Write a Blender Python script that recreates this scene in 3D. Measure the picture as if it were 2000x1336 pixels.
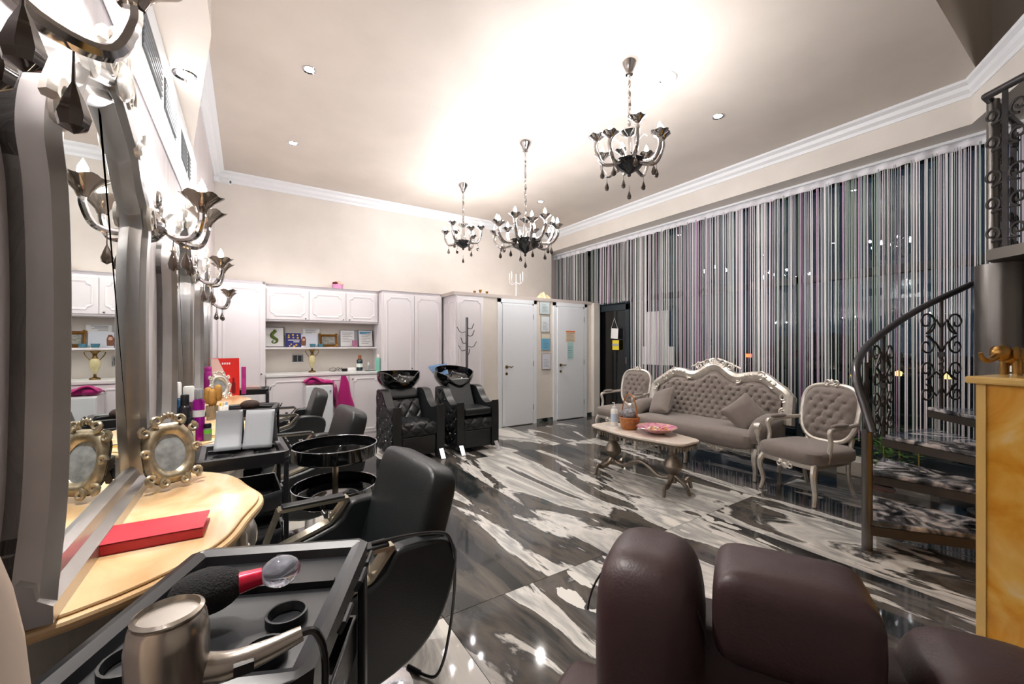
import bpy, math, random
from mathutils import Matrix, Vector
random.seed(7)
scene = bpy.context.scene
for o in list(bpy.data.objects): bpy.data.objects.remove(o)
C = scene.collection
R = math.radians
# ---------------------------------------------------------------- camera, world, exposure
F, U0, V0, H = 796.0, 1000.0, 673.0, 1.37          # focal length in px, horizon, eye height
YAW = math.atan2(1000 - 482, F)
cam = bpy.data.cameras.new('camera'); cam_o = bpy.data.objects.new('camera', cam); C.objects.link(cam_o)
cam.sensor_width = 36.0; cam.lens = F / 2000 * 36.0; cam.shift_y = (V0 - 668) / 2000.0
cam.clip_start = 0.02; cam.clip_end = 200
cam_o.location = (0, 0, H); cam_o.rotation_euler = (R(90), 0, -YAW)
scene.camera = cam_o
w = bpy.data.worlds.new('night'); scene.world = w; w.use_nodes = True
w.node_tree.nodes['Background'].inputs[0].default_value = (0.010, 0.016, 0.024, 1)
w.node_tree.nodes['Background'].inputs[1].default_value = 1.0
scene.view_settings.view_transform = 'Standard'; scene.view_settings.look = 'None'
scene.view_settings.gamma = 1; scene.view_settings.use_curve_mapping = False
scene.view_settings.exposure = 1.28
BULB = 160.0       # emission of the candle bulbs
SPOT = 60.0       # watts of each recessed downlight

def ray(u, v):
    a = (u - U0) / F; s, c = math.sin(YAW), math.cos(YAW)
    return Vector((s + c * a, c - s * a, (V0 - v) / F))
def at_z(u, v, z): d = ray(u, v); return d * ((z - H) / d.z) + Vector((0, 0, H))
def at_x(u, v, x): d = ray(u, v); return d * (x / d.x) + Vector((0, 0, H))
def at_y(u, v, y): d = ray(u, v); return d * (y / d.y) + Vector((0, 0, H))

# ---------------------------------------------------------------- materials
def lin(r, g, b):
    f = lambda c: c / 12.92 if c <= 0.04045 else ((c + 0.055) / 1.055) ** 2.4
    return (f(r / 255), f(g / 255), f(b / 255), 1)
MATS = {}
def mat(name, col, rough=0.5, metal=0.0, var=0.0, vscale=8.0, bump=0.0, bscale=60.0, coat=0.0, trans=0.0, emit=None, estr=0.0, spec=None, stretch=None, ior=None, sheen=0.0, alpha=None):
    if name in MATS: return MATS[name]
    m = bpy.data.materials.new(name); m.use_nodes = True; MATS[name] = m
    nt = m.node_tree; b = nt.nodes['Principled BSDF']
    c = lin(*col)
    b.inputs['Base Color'].default_value = c; b.inputs['Roughness'].default_value = rough
    b.inputs['Metallic'].default_value = metal
    if coat: b.inputs['Coat Weight'].default_value = coat; b.inputs['Coat Roughness'].default_value = 0.05
    if trans: b.inputs['Transmission Weight'].default_value = trans
    if ior: b.inputs['IOR'].default_value = ior
    if spec is not None: b.inputs['Specular IOR Level'].default_value = spec
    if sheen: b.inputs['Sheen Weight'].default_value = sheen
    if alpha is not None: b.inputs['Alpha'].default_value = alpha
    if emit: b.inputs['Emission Color'].default_value = lin(*emit); b.inputs['Emission Strength'].default_value = estr
    if var or bump:
        tc = nt.nodes.new('ShaderNodeTexCoord'); mp = nt.nodes.new('ShaderNodeMapping')
        nt.links.new(tc.outputs['Object'], mp.inputs[0])
        if stretch: mp.inputs['Scale'].default_value = stretch
    if var:
        n = nt.nodes.new('ShaderNodeTexNoise'); n.inputs['Scale'].default_value = vscale; n.inputs['Detail'].default_value = 6
        nt.links.new(mp.outputs[0], n.inputs['Vector'])
        r = nt.nodes.new('ShaderNodeValToRGB'); r.color_ramp.elements[0].position = 0.3; r.color_ramp.elements[1].position = 0.7
        r.color_ramp.elements[0].color = tuple(x * (1 - var) for x in c[:3]) + (1,)
        r.color_ramp.elements[1].color = tuple(min(1, x * (1 + var * 0.6)) for x in c[:3]) + (1,)
        nt.links.new(n.outputs['Fac'], r.inputs[0]); nt.links.new(r.outputs[0], b.inputs['Base Color'])
    if bump:
        n2 = nt.nodes.new('ShaderNodeTexNoise'); n2.inputs['Scale'].default_value = bscale; n2.inputs['Detail'].default_value = 4
        nt.links.new(mp.outputs[0], n2.inputs['Vector'])
        bp = nt.nodes.new('ShaderNodeBump'); bp.inputs['Strength'].default_value = bump; bp.inputs['Distance'].default_value = 0.01
        nt.links.new(n2.outputs['Fac'], bp.inputs['Height']); nt.links.new(bp.outputs[0], b.inputs['Normal'])
    return m
def ramp_mat(name, stops, scale, stretch=(1, 1, 1), rough=0.2, distort=1.0, detail=8, rot=0.0, coat=0.0, metal=0.0):
    if name in MATS: return MATS[name]
    m = bpy.data.materials.new(name); m.use_nodes = True; MATS[name] = m; nt = m.node_tree; b = nt.nodes['Principled BSDF']
    g = nt.nodes.new('ShaderNodeNewGeometry'); mp = nt.nodes.new('ShaderNodeMapping'); mp.inputs['Scale'].default_value = stretch; mp.inputs['Rotation'].default_value = (0, 0, rot)
    nt.links.new(g.outputs['Position'], mp.inputs[0])
    n = nt.nodes.new('ShaderNodeTexNoise'); n.inputs['Scale'].default_value = scale; n.inputs['Detail'].default_value = detail; n.inputs['Distortion'].default_value = distort
    nt.links.new(mp.outputs[0], n.inputs['Vector'])
    r = nt.nodes.new('ShaderNodeValToRGB'); els = r.color_ramp.elements
    while len(els) < len(stops): els.new(0.5)
    for e, (p, c) in zip(els, stops): e.position = p; e.color = lin(*c)
    nt.links.new(n.outputs['Fac'], r.inputs[0]); nt.links.new(r.outputs[0], b.inputs['Base Color'])
    b.inputs['Roughness'].default_value = rough; b.inputs['Metallic'].default_value = metal
    if coat: b.inputs['Coat Weight'].default_value = coat
    return m

plaster = mat('plaster_cream', (224, 217, 208), 0.55, var=0.06, vscale=2.5, bump=0.08, bscale=14)
ceilpl = mat('plaster_ceiling', (216, 206, 195), 0.5, var=0.07, vscale=1.8, bump=0.06, bscale=9)
wallpaper = mat('wallpaper_striped', (206, 198, 198), 0.5, var=0.12, vscale=30, stretch=(1, 1, 0.02))
white_trim = mat('white_trim', (236, 238, 240), 0.4)
cab_white = mat('cabinet_white', (232, 228, 230), 0.35)
door_white = mat('door_white', (232, 236, 240), 0.32)
lip_taupe = mat('crown_taupe', (196, 186, 180), 0.4)
leather = mat('black_leather', (26, 29, 31), 0.36, bump=0.12, bscale=160)
leather_dk = mat('black_panel_leather', (20, 22, 24), 0.42, bump=0.1, bscale=160)
brown_l = mat('brown_leather', (62, 44, 44), 0.42, bump=0.08, bscale=180)
blk_plastic = mat('black_plastic', (30, 31, 34), 0.32)
blk_gloss = mat('black_gloss', (8, 9, 10), 0.06, coat=1.0)
chrome = mat('chrome', (215, 215, 220), 0.08, 1.0)
smoke_chrome = mat('smoked_chrome', (205, 202, 200), 0.1, 1.0)
brass = mat('antique_brass', (120, 95, 55), 0.3, 1.0)
pale_metal = mat('champagne_metal', (222, 212, 190), 0.25, 0.9)
silver = mat('silver_leaf', (226, 221, 212), 0.32, 0.7, var=0.2, vscale=14, bump=0.15, bscale=50)
silver_wall = mat('silver_frame_satin', (188, 186, 184), 0.3, 0.8, var=0.15, vscale=5)
pewter = mat('pewter_table', (140, 130, 118), 0.36, 0.8, var=0.3, vscale=12)
grey_vel = mat('taupe_velvet', (128, 118, 112), 0.85, sheen=0.4, var=0.08, vscale=20)
gold = mat('gold_paint', (170, 130, 70), 0.3, 0.9, var=0.25, vscale=30)
iron = mat('wrought_iron', (72, 70, 70), 0.45, 0.6, var=0.2, vscale=20)
steel_col = mat('brushed_steel', (120, 116, 112), 0.32, 0.9, stretch=(1, 1, 0.02), var=0.12, vscale=40)
dark_frame = mat('anthracite_frame', (34, 44, 50), 0.4)
mirror_m = mat('mirror_glass', (235, 240, 238), 0.0, 1.0)
bulb_m = mat('bulb_glow', (255, 255, 255), 0.3, emit=(252, 250, 252), estr=BULB)
lamp_disc = mat('downlight_glow', (255, 255, 255), 0.3, emit=(255, 250, 245), estr=30.0)
onyx = ramp_mat('yellow_onyx', [(0.28, (196, 120, 20)), (0.45, (226, 160, 56)), (0.6, (240, 190, 96)), (0.78, (240, 226, 190))], 3.2, rough=0.12, distort=1.6)
onyx_top = mat('onyx_top', (236, 196, 120), 0.15, var=0.12, vscale=4)
cream_marble = ramp_mat('cream_marble', [(0.3, (196, 158, 112)), (0.5, (222, 188, 142)), (0.7, (236, 212, 176))], 5.0, rough=0.22, distort=1.2, stretch=(1, 0.5, 1))
white_marble = ramp_mat('pale_marble', [(0.3, (206, 190, 176)), (0.55, (226, 214, 202)), (0.7, (236, 228, 220))], 4.0, rough=0.15)
tread_marble = ramp_mat('tread_marble', [(0.36, (24, 26, 30)), (0.47, (84, 86, 92)), (0.54, (150, 148, 150)), (0.62, (214, 206, 202))], 5.0, rough=0.08, distort=2.0, coat=0.3)
paper = mat('white_paper', (236, 236, 234), 0.7)
magenta = mat('magenta_towel', (172, 10, 110), 0.9, bump=0.3, bscale=120, sheen=0.3)

# marble slabs: the slab's own colour tells how white it is (R) and shifts its figure (G, B)
slab_m = bpy.data.materials.new('marble_slabs'); slab_m.use_nodes = True
def _slab():
    nt = slab_m.node_tree; N = nt.nodes; L = nt.links; b = N['Principled BSDF']
    g = N.new('ShaderNodeNewGeometry'); oi = N.new('ShaderNodeObjectInfo')
    sep = N.new('ShaderNodeSeparateColor'); L.new(oi.outputs['Color'], sep.inputs[0])
    off = N.new('ShaderNodeCombineXYZ'); 
    m1 = N.new('ShaderNodeMath'); m1.operation = 'MULTIPLY'; m1.inputs[1].default_value = 9.0; L.new(sep.outputs[1], m1.inputs[0])
    m2 = N.new('ShaderNodeMath'); m2.operation = 'MULTIPLY'; m2.inputs[1].default_value = 7.0; L.new(sep.outputs[2], m2.inputs[0])
    L.new(m1.outputs[0], off.inputs[0]); L.new(m2.outputs[0], off.inputs[1]); L.new(m1.outputs[0], off.inputs[2])
    add = N.new('ShaderNodeVectorMath'); add.operation = 'ADD'; L.new(g.outputs['Position'], add.inputs[0]); L.new(off.outputs[0], add.inputs[1])
    mp = N.new('ShaderNodeMapping'); mp.inputs['Rotation'].default_value = (0, 0, R(16)); mp.inputs['Scale'].default_value = (1.25, 0.30, 1)
    L.new(add.outputs[0], mp.inputs[0])
    wn = N.new('ShaderNodeTexNoise'); wn.inputs['Scale'].default_value = 1.6; wn.inputs['Detail'].default_value = 3; L.new(mp.outputs[0], wn.inputs['Vector'])
    mx = N.new('ShaderNodeMix'); mx.data_type = 'VECTOR'; mx.inputs[0].default_value = 0.22
    L.new(mp.outputs[0], mx.inputs[4]); L.new(wn.outputs['Color'], mx.inputs[5])
    n1 = N.new('ShaderNodeTexNoise'); n1.inputs['Scale'].default_value = 1.9; n1.inputs['Detail'].default_value = 7; n1.inputs['Roughness'].default_value = 0.58; n1.inputs['Distortion'].default_value = 0.6
    L.new(mx.outputs[1], n1.inputs['Vector'])
    bias = N.new('ShaderNodeMath'); bias.operation = 'MULTIPLY_ADD'; bias.inputs[1].default_value = 0.34; L.new(sep.outputs[0], bias.inputs[0]); L.new(n1.outputs['Fac'], bias.inputs[2])
    r = N.new('ShaderNodeValToRGB'); els = r.color_ramp.elements
    st = [(0.0, (16, 20, 22)), (0.44, (34, 38, 40)), (0.52, (92, 86, 80)), (0.548, (62, 62, 62)), (0.565, (212, 209, 203)), (0.62, (150, 150, 147)), (0.68, (228, 224, 216)), (1.0, (232, 226, 216))]
    while len(els) < len(st): els.new(0.5)
    for e, (p, c) in zip(els, st): e.position = p; e.color = lin(*c)
    L.new(bias.outputs[0], r.inputs[0])
    # small broken chips of white
    mp2 = N.new('ShaderNodeMapping'); mp2.inputs['Rotation'].default_value = (0, 0, R(16)); mp2.inputs['Scale'].default_value = (11, 4.2, 1); L.new(add.outputs[0], mp2.inputs[0])
    vor = N.new('ShaderNodeTexVoronoi'); vor.inputs['Scale'].default_value = 1.5
    dn = N.new('ShaderNodeTexNoise'); dn.inputs['Scale'].default_value = 1.3; dn.inputs['Detail'].default_value = 3; L.new(mp2.outputs[0], dn.inputs['Vector'])
    dm = N.new('ShaderNodeMix'); dm.data_type = 'VECTOR'; dm.inputs[0].default_value = .45; L.new(mp2.outputs[0], dm.inputs[4]); L.new(dn.outputs['Color'], dm.inputs[5]); L.new(dm.outputs[1], vor.inputs['Vector'])
    n3 = N.new('ShaderNodeTexNoise'); n3.inputs['Scale'].default_value = 1.1; L.new(mp.outputs[0], n3.inputs['Vector'])
    gt = N.new('ShaderNodeMath'); gt.operation = 'GREATER_THAN'; gt.inputs[1].default_value = 0.63; L.new(n3.outputs['Fac'], gt.inputs[0])
    lt = N.new('ShaderNodeMath'); lt.operation = 'LESS_THAN'; lt.inputs[1].default_value = 0.36; L.new(vor.outputs['Distance'], lt.inputs[0])
    mm = N.new('ShaderNodeMath'); mm.operation = 'MULTIPLY'; L.new(gt.outputs[0], mm.inputs[0]); L.new(lt.outputs[0], mm.inputs[1])
    cm = N.new('ShaderNodeMix'); cm.data_type = 'RGBA'; L.new(mm.outputs[0], cm.inputs[0]); L.new(r.outputs[0], cm.inputs[6]); cm.inputs[7].default_value = lin(214, 212, 206)
    L.new(cm.outputs[2], b.inputs['Base Color'])
    b.inputs['Roughness'].default_value = 0.06; b.inputs['Specular IOR Level'].default_value = 0.6
_slab(); MATS['marble_slabs'] = slab_m

# ---------------------------------------------------------------- mesh helpers
class MB:
    def __init__(s): s.v = []; s.f = []; s.fm = []; s.mi = 0
    def add(s, vs, fs, M=None):
        o = len(s.v)
        s.v += [tuple(M @ Vector(p)) if M else tuple(p) for p in vs]
        s.f += [tuple(i + o for i in f) for f in fs]; s.fm += [s.mi] * len(fs); return s
    def box(s, x0, x1, y0, y1, z0, z1, M=None):
        return s.add([(x0, y0, z0), (x1, y0, z0), (x1, y1, z0), (x0, y1, z0), (x0, y0, z1), (x1, y0, z1), (x1, y1, z1), (x0, y1, z1)],
                     [(3, 2, 1, 0), (4, 5, 6, 7), (0, 1, 5, 4), (1, 2, 6, 5), (2, 3, 7, 6), (3, 0, 4, 7)], M)
    def bar(s, a, b, w, h, up=(0, 0, 1)):
        a, b = Vector(a), Vector(b); d = (b - a); L = d.length; d.normalize(); u = Vector(up)
        sd = d.cross(u)
        if sd.length < 1e-4: sd = d.cross(Vector((1, 0, 0)))
        sd.normalize(); u = sd.cross(d); M = Matrix((( d.x, sd.x, u.x, a.x), (d.y, sd.y, u.y, a.y), (d.z, sd.z, u.z, a.z), (0, 0, 0, 1)))
        return s.box(0, L, -w / 2, w / 2, -h / 2, h / 2, M)
    def prism(s, poly, z0, z1, M=None):
        n = len(poly)
        return s.add([(x, y, z0) for x, y in poly] + [(x, y, z1) for x, y in poly],
                     [tuple(range(n - 1, -1, -1)), tuple(range(n, 2 * n))] + [(i, (i + 1) % n, (i + 1) % n + n, i + n) for i in range(n)], M)
    def lathe(s, prof, seg=16, c=(0, 0, 0), M=None, ribs=0, amp=0.0, wav=0.0, cap=True):
        vs = []; fs = []; n = len(prof)
        for j in range(seg):
            a = 2 * math.pi * j / seg
            for (r, z) in prof:
                k = 1 + (amp * math.cos(ribs * a) if ribs else 0)
                zz = z + (wav * r * math.cos(ribs * a) if wav else 0)
                vs.append((c[0] + r * k * math.cos(a), c[1] + r * k * math.sin(a), c[2] + zz))
        for j in range(seg):
            for i in range(n - 1):
                a, b = j * n + i, ((j + 1) % seg) * n + i
                fs.append((a, b, b + 1, a + 1))
        if prof[0][0] > 1e-6 and cap and not wav: fs.append(tuple(j * n for j in range(seg - 1, -1, -1)))
        if prof[-1][0] > 1e-6 and cap and not wav: fs.append(tuple(j * n + n - 1 for j in range(seg)))
        return s.add(vs, fs, M)
    def cyl(s, a, b, r0, r1=None, seg=12):
        return s.tube([a, b], r0, seg, r_end=r1)
    def tube(s, pts, r, seg=8, closed=False, r_end=None, rf=None, flat=1.0):
        P = [Vector(p) for p in pts]; n = len(P); rings = []
        prev = None
        for i in range(n):
            if closed: t = P[(i + 1) % n] - P[i - 1]
            else: t = P[min(i + 1, n - 1)] - P[max(i - 1, 0)]
            if t.length < 1e-9: t = Vector((0, 0, 1))
            t.normalize()
            if prev is None:
                a = Vector((0, 0, 1)) if abs(t.z) < 0.9 else Vector((1, 0, 0)); u = t.cross(a).normalized()
            else:
                u = prev - t * prev.dot(t)
                if u.length < 1e-6: u = t.orthogonal()
                u.normalize()
            prev = u; w_ = t.cross(u)
            k = i / max(1, n - 1)
            rr = rf(k) if rf else (r + (r_end - r) * k if r_end is not None else r)
            rings.append([P[i] + (u * math.cos(2 * math.pi * j / seg) + w_ * math.sin(2 * math.pi * j / seg) * flat) * rr for j in range(seg)])
        vs = [p for ring in rings for p in ring]; fs = []
        m = n if closed else n - 1
        for i in range(m):
            for j in range(seg):
                a, b = i * seg + j, i * seg + (j + 1) % seg; c_, d = ((i + 1) % n) * seg + (j + 1) % seg, ((i + 1) % n) * seg + j
                fs.append((a, b, c_, d))
        if not closed: fs += [tuple(range(seg - 1, -1, -1)), tuple((n - 1) * seg + j for j in range(seg))]
        return s.add(vs, fs)
    def sell(s, c, a, e1=0.5, e2=0.5, nu=20, nv=12, M=None):
        sp = lambda x, e: math.copysign(abs(x) ** e, x)
        vs = [(c[0], c[1], c[2] - a[2])]; fs = []
        for i in range(1, nv):
            ph = -math.pi / 2 + math.pi * i / nv; cp, sn = sp(math.cos(ph), e1), sp(math.sin(ph), e1)
            for j in range(nu):
                th = 2 * math.pi * j / nu
                vs.append((c[0] + a[0] * cp * sp(math.cos(th), e2), c[1] + a[1] * cp * sp(math.sin(th), e2), c[2] + a[2] * sn))
        vs.append((c[0], c[1], c[2] + a[2])); top = len(vs) - 1
        for j in range(nu): fs.append((0, 1 + (j + 1) % nu, 1 + j))
        for i in range(nv - 2):
            for j in range(nu):
                a0 = 1 + i * nu; fs.append((a0 + j, a0 + (j + 1) % nu, a0 + nu + (j + 1) % nu, a0 + nu + j))
        a0 = 1 + (nv - 2) * nu
        for j in range(nu): fs.append((a0 + j, a0 + (j + 1) % nu, top))
        return s.add(vs, fs, M)
    def ball(s, c, r, n=8): return s.sell(c, (r, r, r), 1, 1, n, max(4, n // 2 + 1))
    def surf(s, fn, nu, nv, closed_u=False, M=None):
        vs = [fn(i / (nu if closed_u else nu - 1), j / (nv - 1)) for i in range(nu) for j in range(nv)]; fs = []
        for i in range(nu if closed_u else nu - 1):
            for j in range(nv - 1):
                a, b = i * nv + j, ((i + 1) % nu) * nv + j; fs.append((a, b, b + 1, a + 1))
        return s.add(vs, fs, M)
    def sweep(s, path, prof, closed=True, M=None):
        """path: 2D points; prof: (offset to the left of travel, height) list -> moulding in the plane, height along z"""
        n = len(path); P = [Vector((p[0], p[1])) for p in path]; rings = []
        for i in range(n):
            if closed: t = P[(i + 1) % n] - P[i - 1]
            else: t = P[min(i + 1, n - 1)] - P[max(0, i - 1)]
            t.normalize(); nn = Vector((-t.y, t.x)); rings.append([(P[i].x + nn.x * o, P[i].y + nn.y * o, h) for o, h in prof])
        m = len(prof); vs = [p for r_ in rings for p in r_]; fs = []
        for i in range(n if closed else n - 1):
            k = (i + 1) % n
            for j in range(m - 1): fs.append((i * m + j, k * m + j, k * m + j + 1, i * m + j + 1))
        if not closed: fs += [tuple(range(m)), tuple((n - 1) * m + j for j in range(m - 1, -1, -1))]
        return s.add(vs, fs, M)
    def build(s, name, m, parent=None, smooth=True, ang=40, bevel=0.0, loc=None, mats=None, stuff=False):
        me = bpy.data.meshes.new(name); me.from_pydata(s.v, [], s.f); me.update()
        o = bpy.data.objects.new(name, me); C.objects.link(o)
        for mm in (mats or [m]): me.materials.append(mm)
        if mats:
            for p, i in zip(me.polygons, s.fm): p.material_index = i
        if smooth:
            me.shade_smooth(); me.set_sharp_from_angle(angle=R(ang))
        if bevel:
            bv = o.modifiers.new('bevel', 'BEVEL'); bv.width = bevel; bv.segments = 2; bv.limit_method = 'ANGLE'; bv.angle_limit = R(50)
        if parent: o.parent = parent
        if loc: o.location = loc
        if stuff: o['kind'] = 'stuff'
        return o
def tag(o, label, cat, group=None, kind=None):
    o['label'] = label; o['category'] = cat
    if group: o['group'] = group
    if kind: o['kind'] = kind
    return o
def thing(name, label, cat, loc=(0, 0, 0), rz=0.0, group=None, kind=None):
    o = bpy.data.objects.new(name, None); C.objects.link(o); o.empty_display_size = 0.1
    o.location = loc; o.rotation_euler = (0, 0, rz); return tag(o, label, cat, group, kind)
def copy_tree(o, parent=None):
    c = o.copy(); C.objects.link(c)
    if parent: c.parent = parent
    for ch in list(o.children): copy_tree(ch, c)
    return c
def again(o, label, loc, rz=None):
    c = copy_tree(o); c.location = loc; c['label'] = label
    if rz is not None: c.rotation_euler = (0, 0, rz)
    return c
def spiral(c, r0, r1, a0, turns, n=22):
    return [(c[0] + (r0 + (r1 - r0) * k / n) * math.cos(a0 + turns * 2 * math.pi * k / n), c[1] + (r0 + (r1 - r0) * k / n) * math.sin(a0 + turns * 2 * math.pi * k / n)) for k in range(n + 1)]
def smooth_path(pts, n=8, closed=False):
    P = [Vector(p) for p in pts]; out = []; N = len(P)
    rng = range(N if closed else N - 1)
    for i in rng:
        p0, p1, p2, p3 = (P[(i - 1) % N] if closed or i > 0 else P[0]), P[i], P[(i + 1) % N], (P[(i + 2) % N] if closed or i + 2 < N else P[-1])
        for k in range(n):
            t = k / n
            out.append(0.5 * ((2 * p1) + (p2 - p0) * t + (2 * p0 - 5 * p1 + 4 * p2 - p3) * t * t + (3 * p1 - p0 - 3 * p2 + p3) * t ** 3))
    if not closed: out.append(P[-1])
    return out
XZ = Matrix(((1, 0, 0, 0), (0, 0, -1, 0), (0, 1, 0, 0), (0, 0, 0, 1)))      # (a,b,h) -> x=a, z=b, y=-h
YZ = Matrix(((0, 0, 1, 0), (1, 0, 0, 0), (0, 1, 0, 0), (0, 0, 0, 1)))       # (a,b,h) -> y=a, z=b, x=h
def T(x, y, z): return Matrix.Translation((x, y, z))
def RZ(a): return Matrix.Rotation(a, 4, 'Z')
def RX(a): return Matrix.Rotation(a, 4, 'X')
def RY(a): return Matrix.Rotation(a, 4, 'Y')
def circ(c, r, n=16, a0=0.0): return [(c[0] + r * math.cos(a0 + 2 * math.pi * i / n), c[1] + r * math.sin(a0 + 2 * math.pi * i / n)) for i in range(n)]
# ---------------------------------------------------------------- the room
XL, YB, XB, XG, ZC, YD = -0.36, 6.70, 5.345, 5.80, 3.68, 5.735
def struct(name, mb, m, label, cat, parent=None, **k):
    o = mb.build(name, m, parent, **k); return tag(o, label, cat, kind='structure')
# floor: grout bed with the slabs as parts
fl = struct('floor', MB().box(XL - .1, XG + .1, -2.5, 7.1, -.06, -.012), mat('grout', (52, 52, 52), .7), 'glossy black and white marble slab floor', 'floor', smooth=False)
slabs = []
def slab(x0, x1, y0, y1, white):
    x0, x1 = max(x0, XL), min(x1, XG)
    if x1 - x0 < .05: return
    g = .0016
    o = MB().box(x0 + g, x1 - g, y0 + g, y1 - g, -.012, 0).build('tile', slab_m, fl, smooth=False)
    o.color = (white, random.random(), random.random(), 1); slabs.append(o)
xs0 = [-1.474 + 1.15 * i for i in range(8)]
for (y0, y1, dx) in ((-2.5, -.54, .3), (-.54, 1.9, 0), (1.9, 4.34, 0), (4.34, 6.78, .504), (6.78, 7.1, .0)):
    for i, x in enumerate(xs0[:-1]):
        a, b = x + dx, xs0[i + 1] + dx
        wv = random.choice([0.0, 0.05, 0.1, 0.16])
        if y0 in (-.54, 1.9) and b < .83: wv = .62
        if y0 == -.54 and 2.9 < a < 3.3: wv = .13
        if y0 == -.54 and 1.9 < a < 2.1: wv = .12
        if y0 == 1.9 and .8 < a < 2.2: wv = .04
        if y0 == 1.9 and 3.1 < a < 3.2: wv = .12
        slab(a, b, y0, y1, wv)
    if dx > 0: slab(xs0[0] + dx - 1.15, xs0[0] + dx, y0, y1, .1)
struct('wall_left', MB().box(XL - .12, XL, -2.5, 7.1, 0, 4.7), wallpaper, 'pale striped wallpaper wall behind the mirrors', 'wall', smooth=False)
mb = MB().box(XL, XB, YB, YB + .12, 0, ZC).box(XB, XG, 7.0, 7.12, 0, ZC)
struct('wall_back', mb, plaster, 'cream plaster back wall above the white cupboards', 'wall', smooth=False)
struct('wall_rear', MB().box(XL, XG + .1, -2.62, -2.5, 0, 4.7), plaster, 'cream plaster wall at the rear of the room', 'wall', smooth=False)
struct('ceiling', MB().box(XL, XG, .74, 7.1, ZC, ZC + .1), ceilpl, 'cream polished plaster ceiling with chandeliers', 'ceiling', smooth=False)
mb = MB().box(XL, XG, .74, .84, ZC + .1, 4.7).box(XL, XG + .1, -2.5, .84, 4.7, 4.8)
struct('wall_upper', mb, ceilpl, 'raised stairwell ceiling edge above the stairs', 'wall', smooth=False)
mb = MB().box(XB, XG, .8, 7.0, 3.31, ZC)
mb.prism([(XB, .8), (XG, .8), (XG, -.4), (4.2, -.4), (4.2, .12)], 3.31, ZC)
mb.box(XG, XG + .1, -2.5, 7.1, 3.31, 4.7)
struct('wall_beam', mb, plaster, 'cream beam above the strand curtain', 'beam', smooth=False)
mb = MB().prism([(XL, -2.5), (-.135, -2.5), (-.135, 2.3), (XL, 3.97)], 2.78, ZC)
struct('wall_bulkhead', mb, ceilpl, 'cream ceiling bulkhead above the mirrors', 'bulkhead', smooth=False)
mb = MB().box(3.19, 5.55, YD, 5.83, 0, 2.14).box(5.45, 5.55, 5.83, YB, 0, 2.14)
struct('wall_partition', mb, plaster, 'low cream partition wall with two white doors', 'wall', smooth=False)
mb = MB().box(5.55, 5.70, 5.66, 5.95, 0, 2.16)
struct('trim_column', mb, plaster, 'cream square pillar at the end of the partition', 'pillar', smooth=False)
# cornices: profile swept along the ceiling edges
prof = [(0, -.13), (.012, -.13), (.02, -.10), (.05, -.075), (.06, -.04), (.10, -.02), (.11, 0), (0, 0)]
def cornice(n, path, label):
    mb = MB().sweep(path, prof, False, T(0, 0, ZC))
    struct(n, mb, white_trim, label, 'cornice', ang=20)
cornice('trim_1', [(XB, YB), (XL, YB)], 'white cornice along the back wall')
cornice('trim_2', [(XL, YB), (XL, 3.97)], 'white cornice above the striped wallpaper')
cornice('trim_3', [(4.2, .12), (XB, .8), (XB, YB)], 'white carved cornice above the curtain beam')
# partition shelf lip and cabinet crown: one continuous moulding
crown = [(0, -.05), (-.012, -.05), (-.02, -.03), (-.045, -.012), (-.05, 0), (-.05, .012), (0, .012)]
mb = MB().box(2.66, 5.56, YD - .01, YB, 2.14, 2.19)
mb.sweep([(5.6, YD - .01), (2.70, YD - .01), (2.70, 6.2)][::-1], [(-a, b) for a, b in crown], False, T(0, 0, 2.178))
struct('trim_4', mb, lip_taupe, 'taupe moulded shelf along the top of the partition', 'moulding', ang=25)
mb = MB().box(3.19, 3.44, YD - .012, YD, 0, .07).box(4.24, 4.6, YD - .012, YD, 0, .07).box(5.42, 5.7, YD - .012, YD, 0, .07)
struct('baseboard_partition', mb, ramp_mat('dark_base', [(0.4, (26, 34, 32)), (0.6, (120, 130, 124))], 6), 'dark marble baseboard of the partition', 'baseboard', smooth=False)

def door(name, fx0, fx1, lx0, lx1, label):
    d = thing(name, label, 'door', ((fx0 + fx1) / 2, YD, 0), kind='structure'); cx = (fx0 + fx1) / 2
    a, b, l0, l1 = fx0 - cx, fx1 - cx, lx0 - cx, lx1 - cx
    mb = MB()
    for o0, o1, h in ((0, .06, .022), (.05, .085, .014)):
        mb.box(a + o0, a + o1, -h, 0, 0, 2.13 - o0).box(b - o1, b - o0, -h, 0, 0, 2.13 - o0).box(a + o0, b - o0, -h, 0, 2.13 - o1, 2.13 - o0)
    mb.build('door_frame', door_white, d, smooth=False)
    leaf = MB().box(l0, l1, -.03, -.002, .012, 2.045).build('door_leaf', door_white, d, smooth=False, bevel=.003)
    mb = MB().lathe([(0, 0), (.026, 0), (.026, .008), (.01, .014), (.01, .04)], 14, M=T(l0 + .07, -.03, 1.0) @ RX(R(90)))
    mb.tube([(l0 + .07, -.07, 1.0), (l0 + .10, -.072, 1.004), (l0 + .14, -.072, .992), (l0 + .175, -.07, 1.006)], .008, 8)
    mb.lathe([(0, 0), (.024, 0), (.024, .006), (.012, .008), (0, .008)], 14, M=T(l0 + .07, -.03, .885) @ RX(R(90)))
    mb.build('handle', brass, leaf)
    for z in (.25, 1.0, 1.8): MB().cyl((l1 + .006, -.034, z), (l1 + .006, -.034, z + .09), .006, seg=8).build('hinge', chrome, d)
    return d
door('door_1', 3.444, 4.232, 3.535, 4.146, 'plain white door beside the coat rack with brass handle')
d2 = door('door_2', 4.607, 5.417, 4.69, 5.325, 'white door beside the window with two notices stuck on it')

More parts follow.
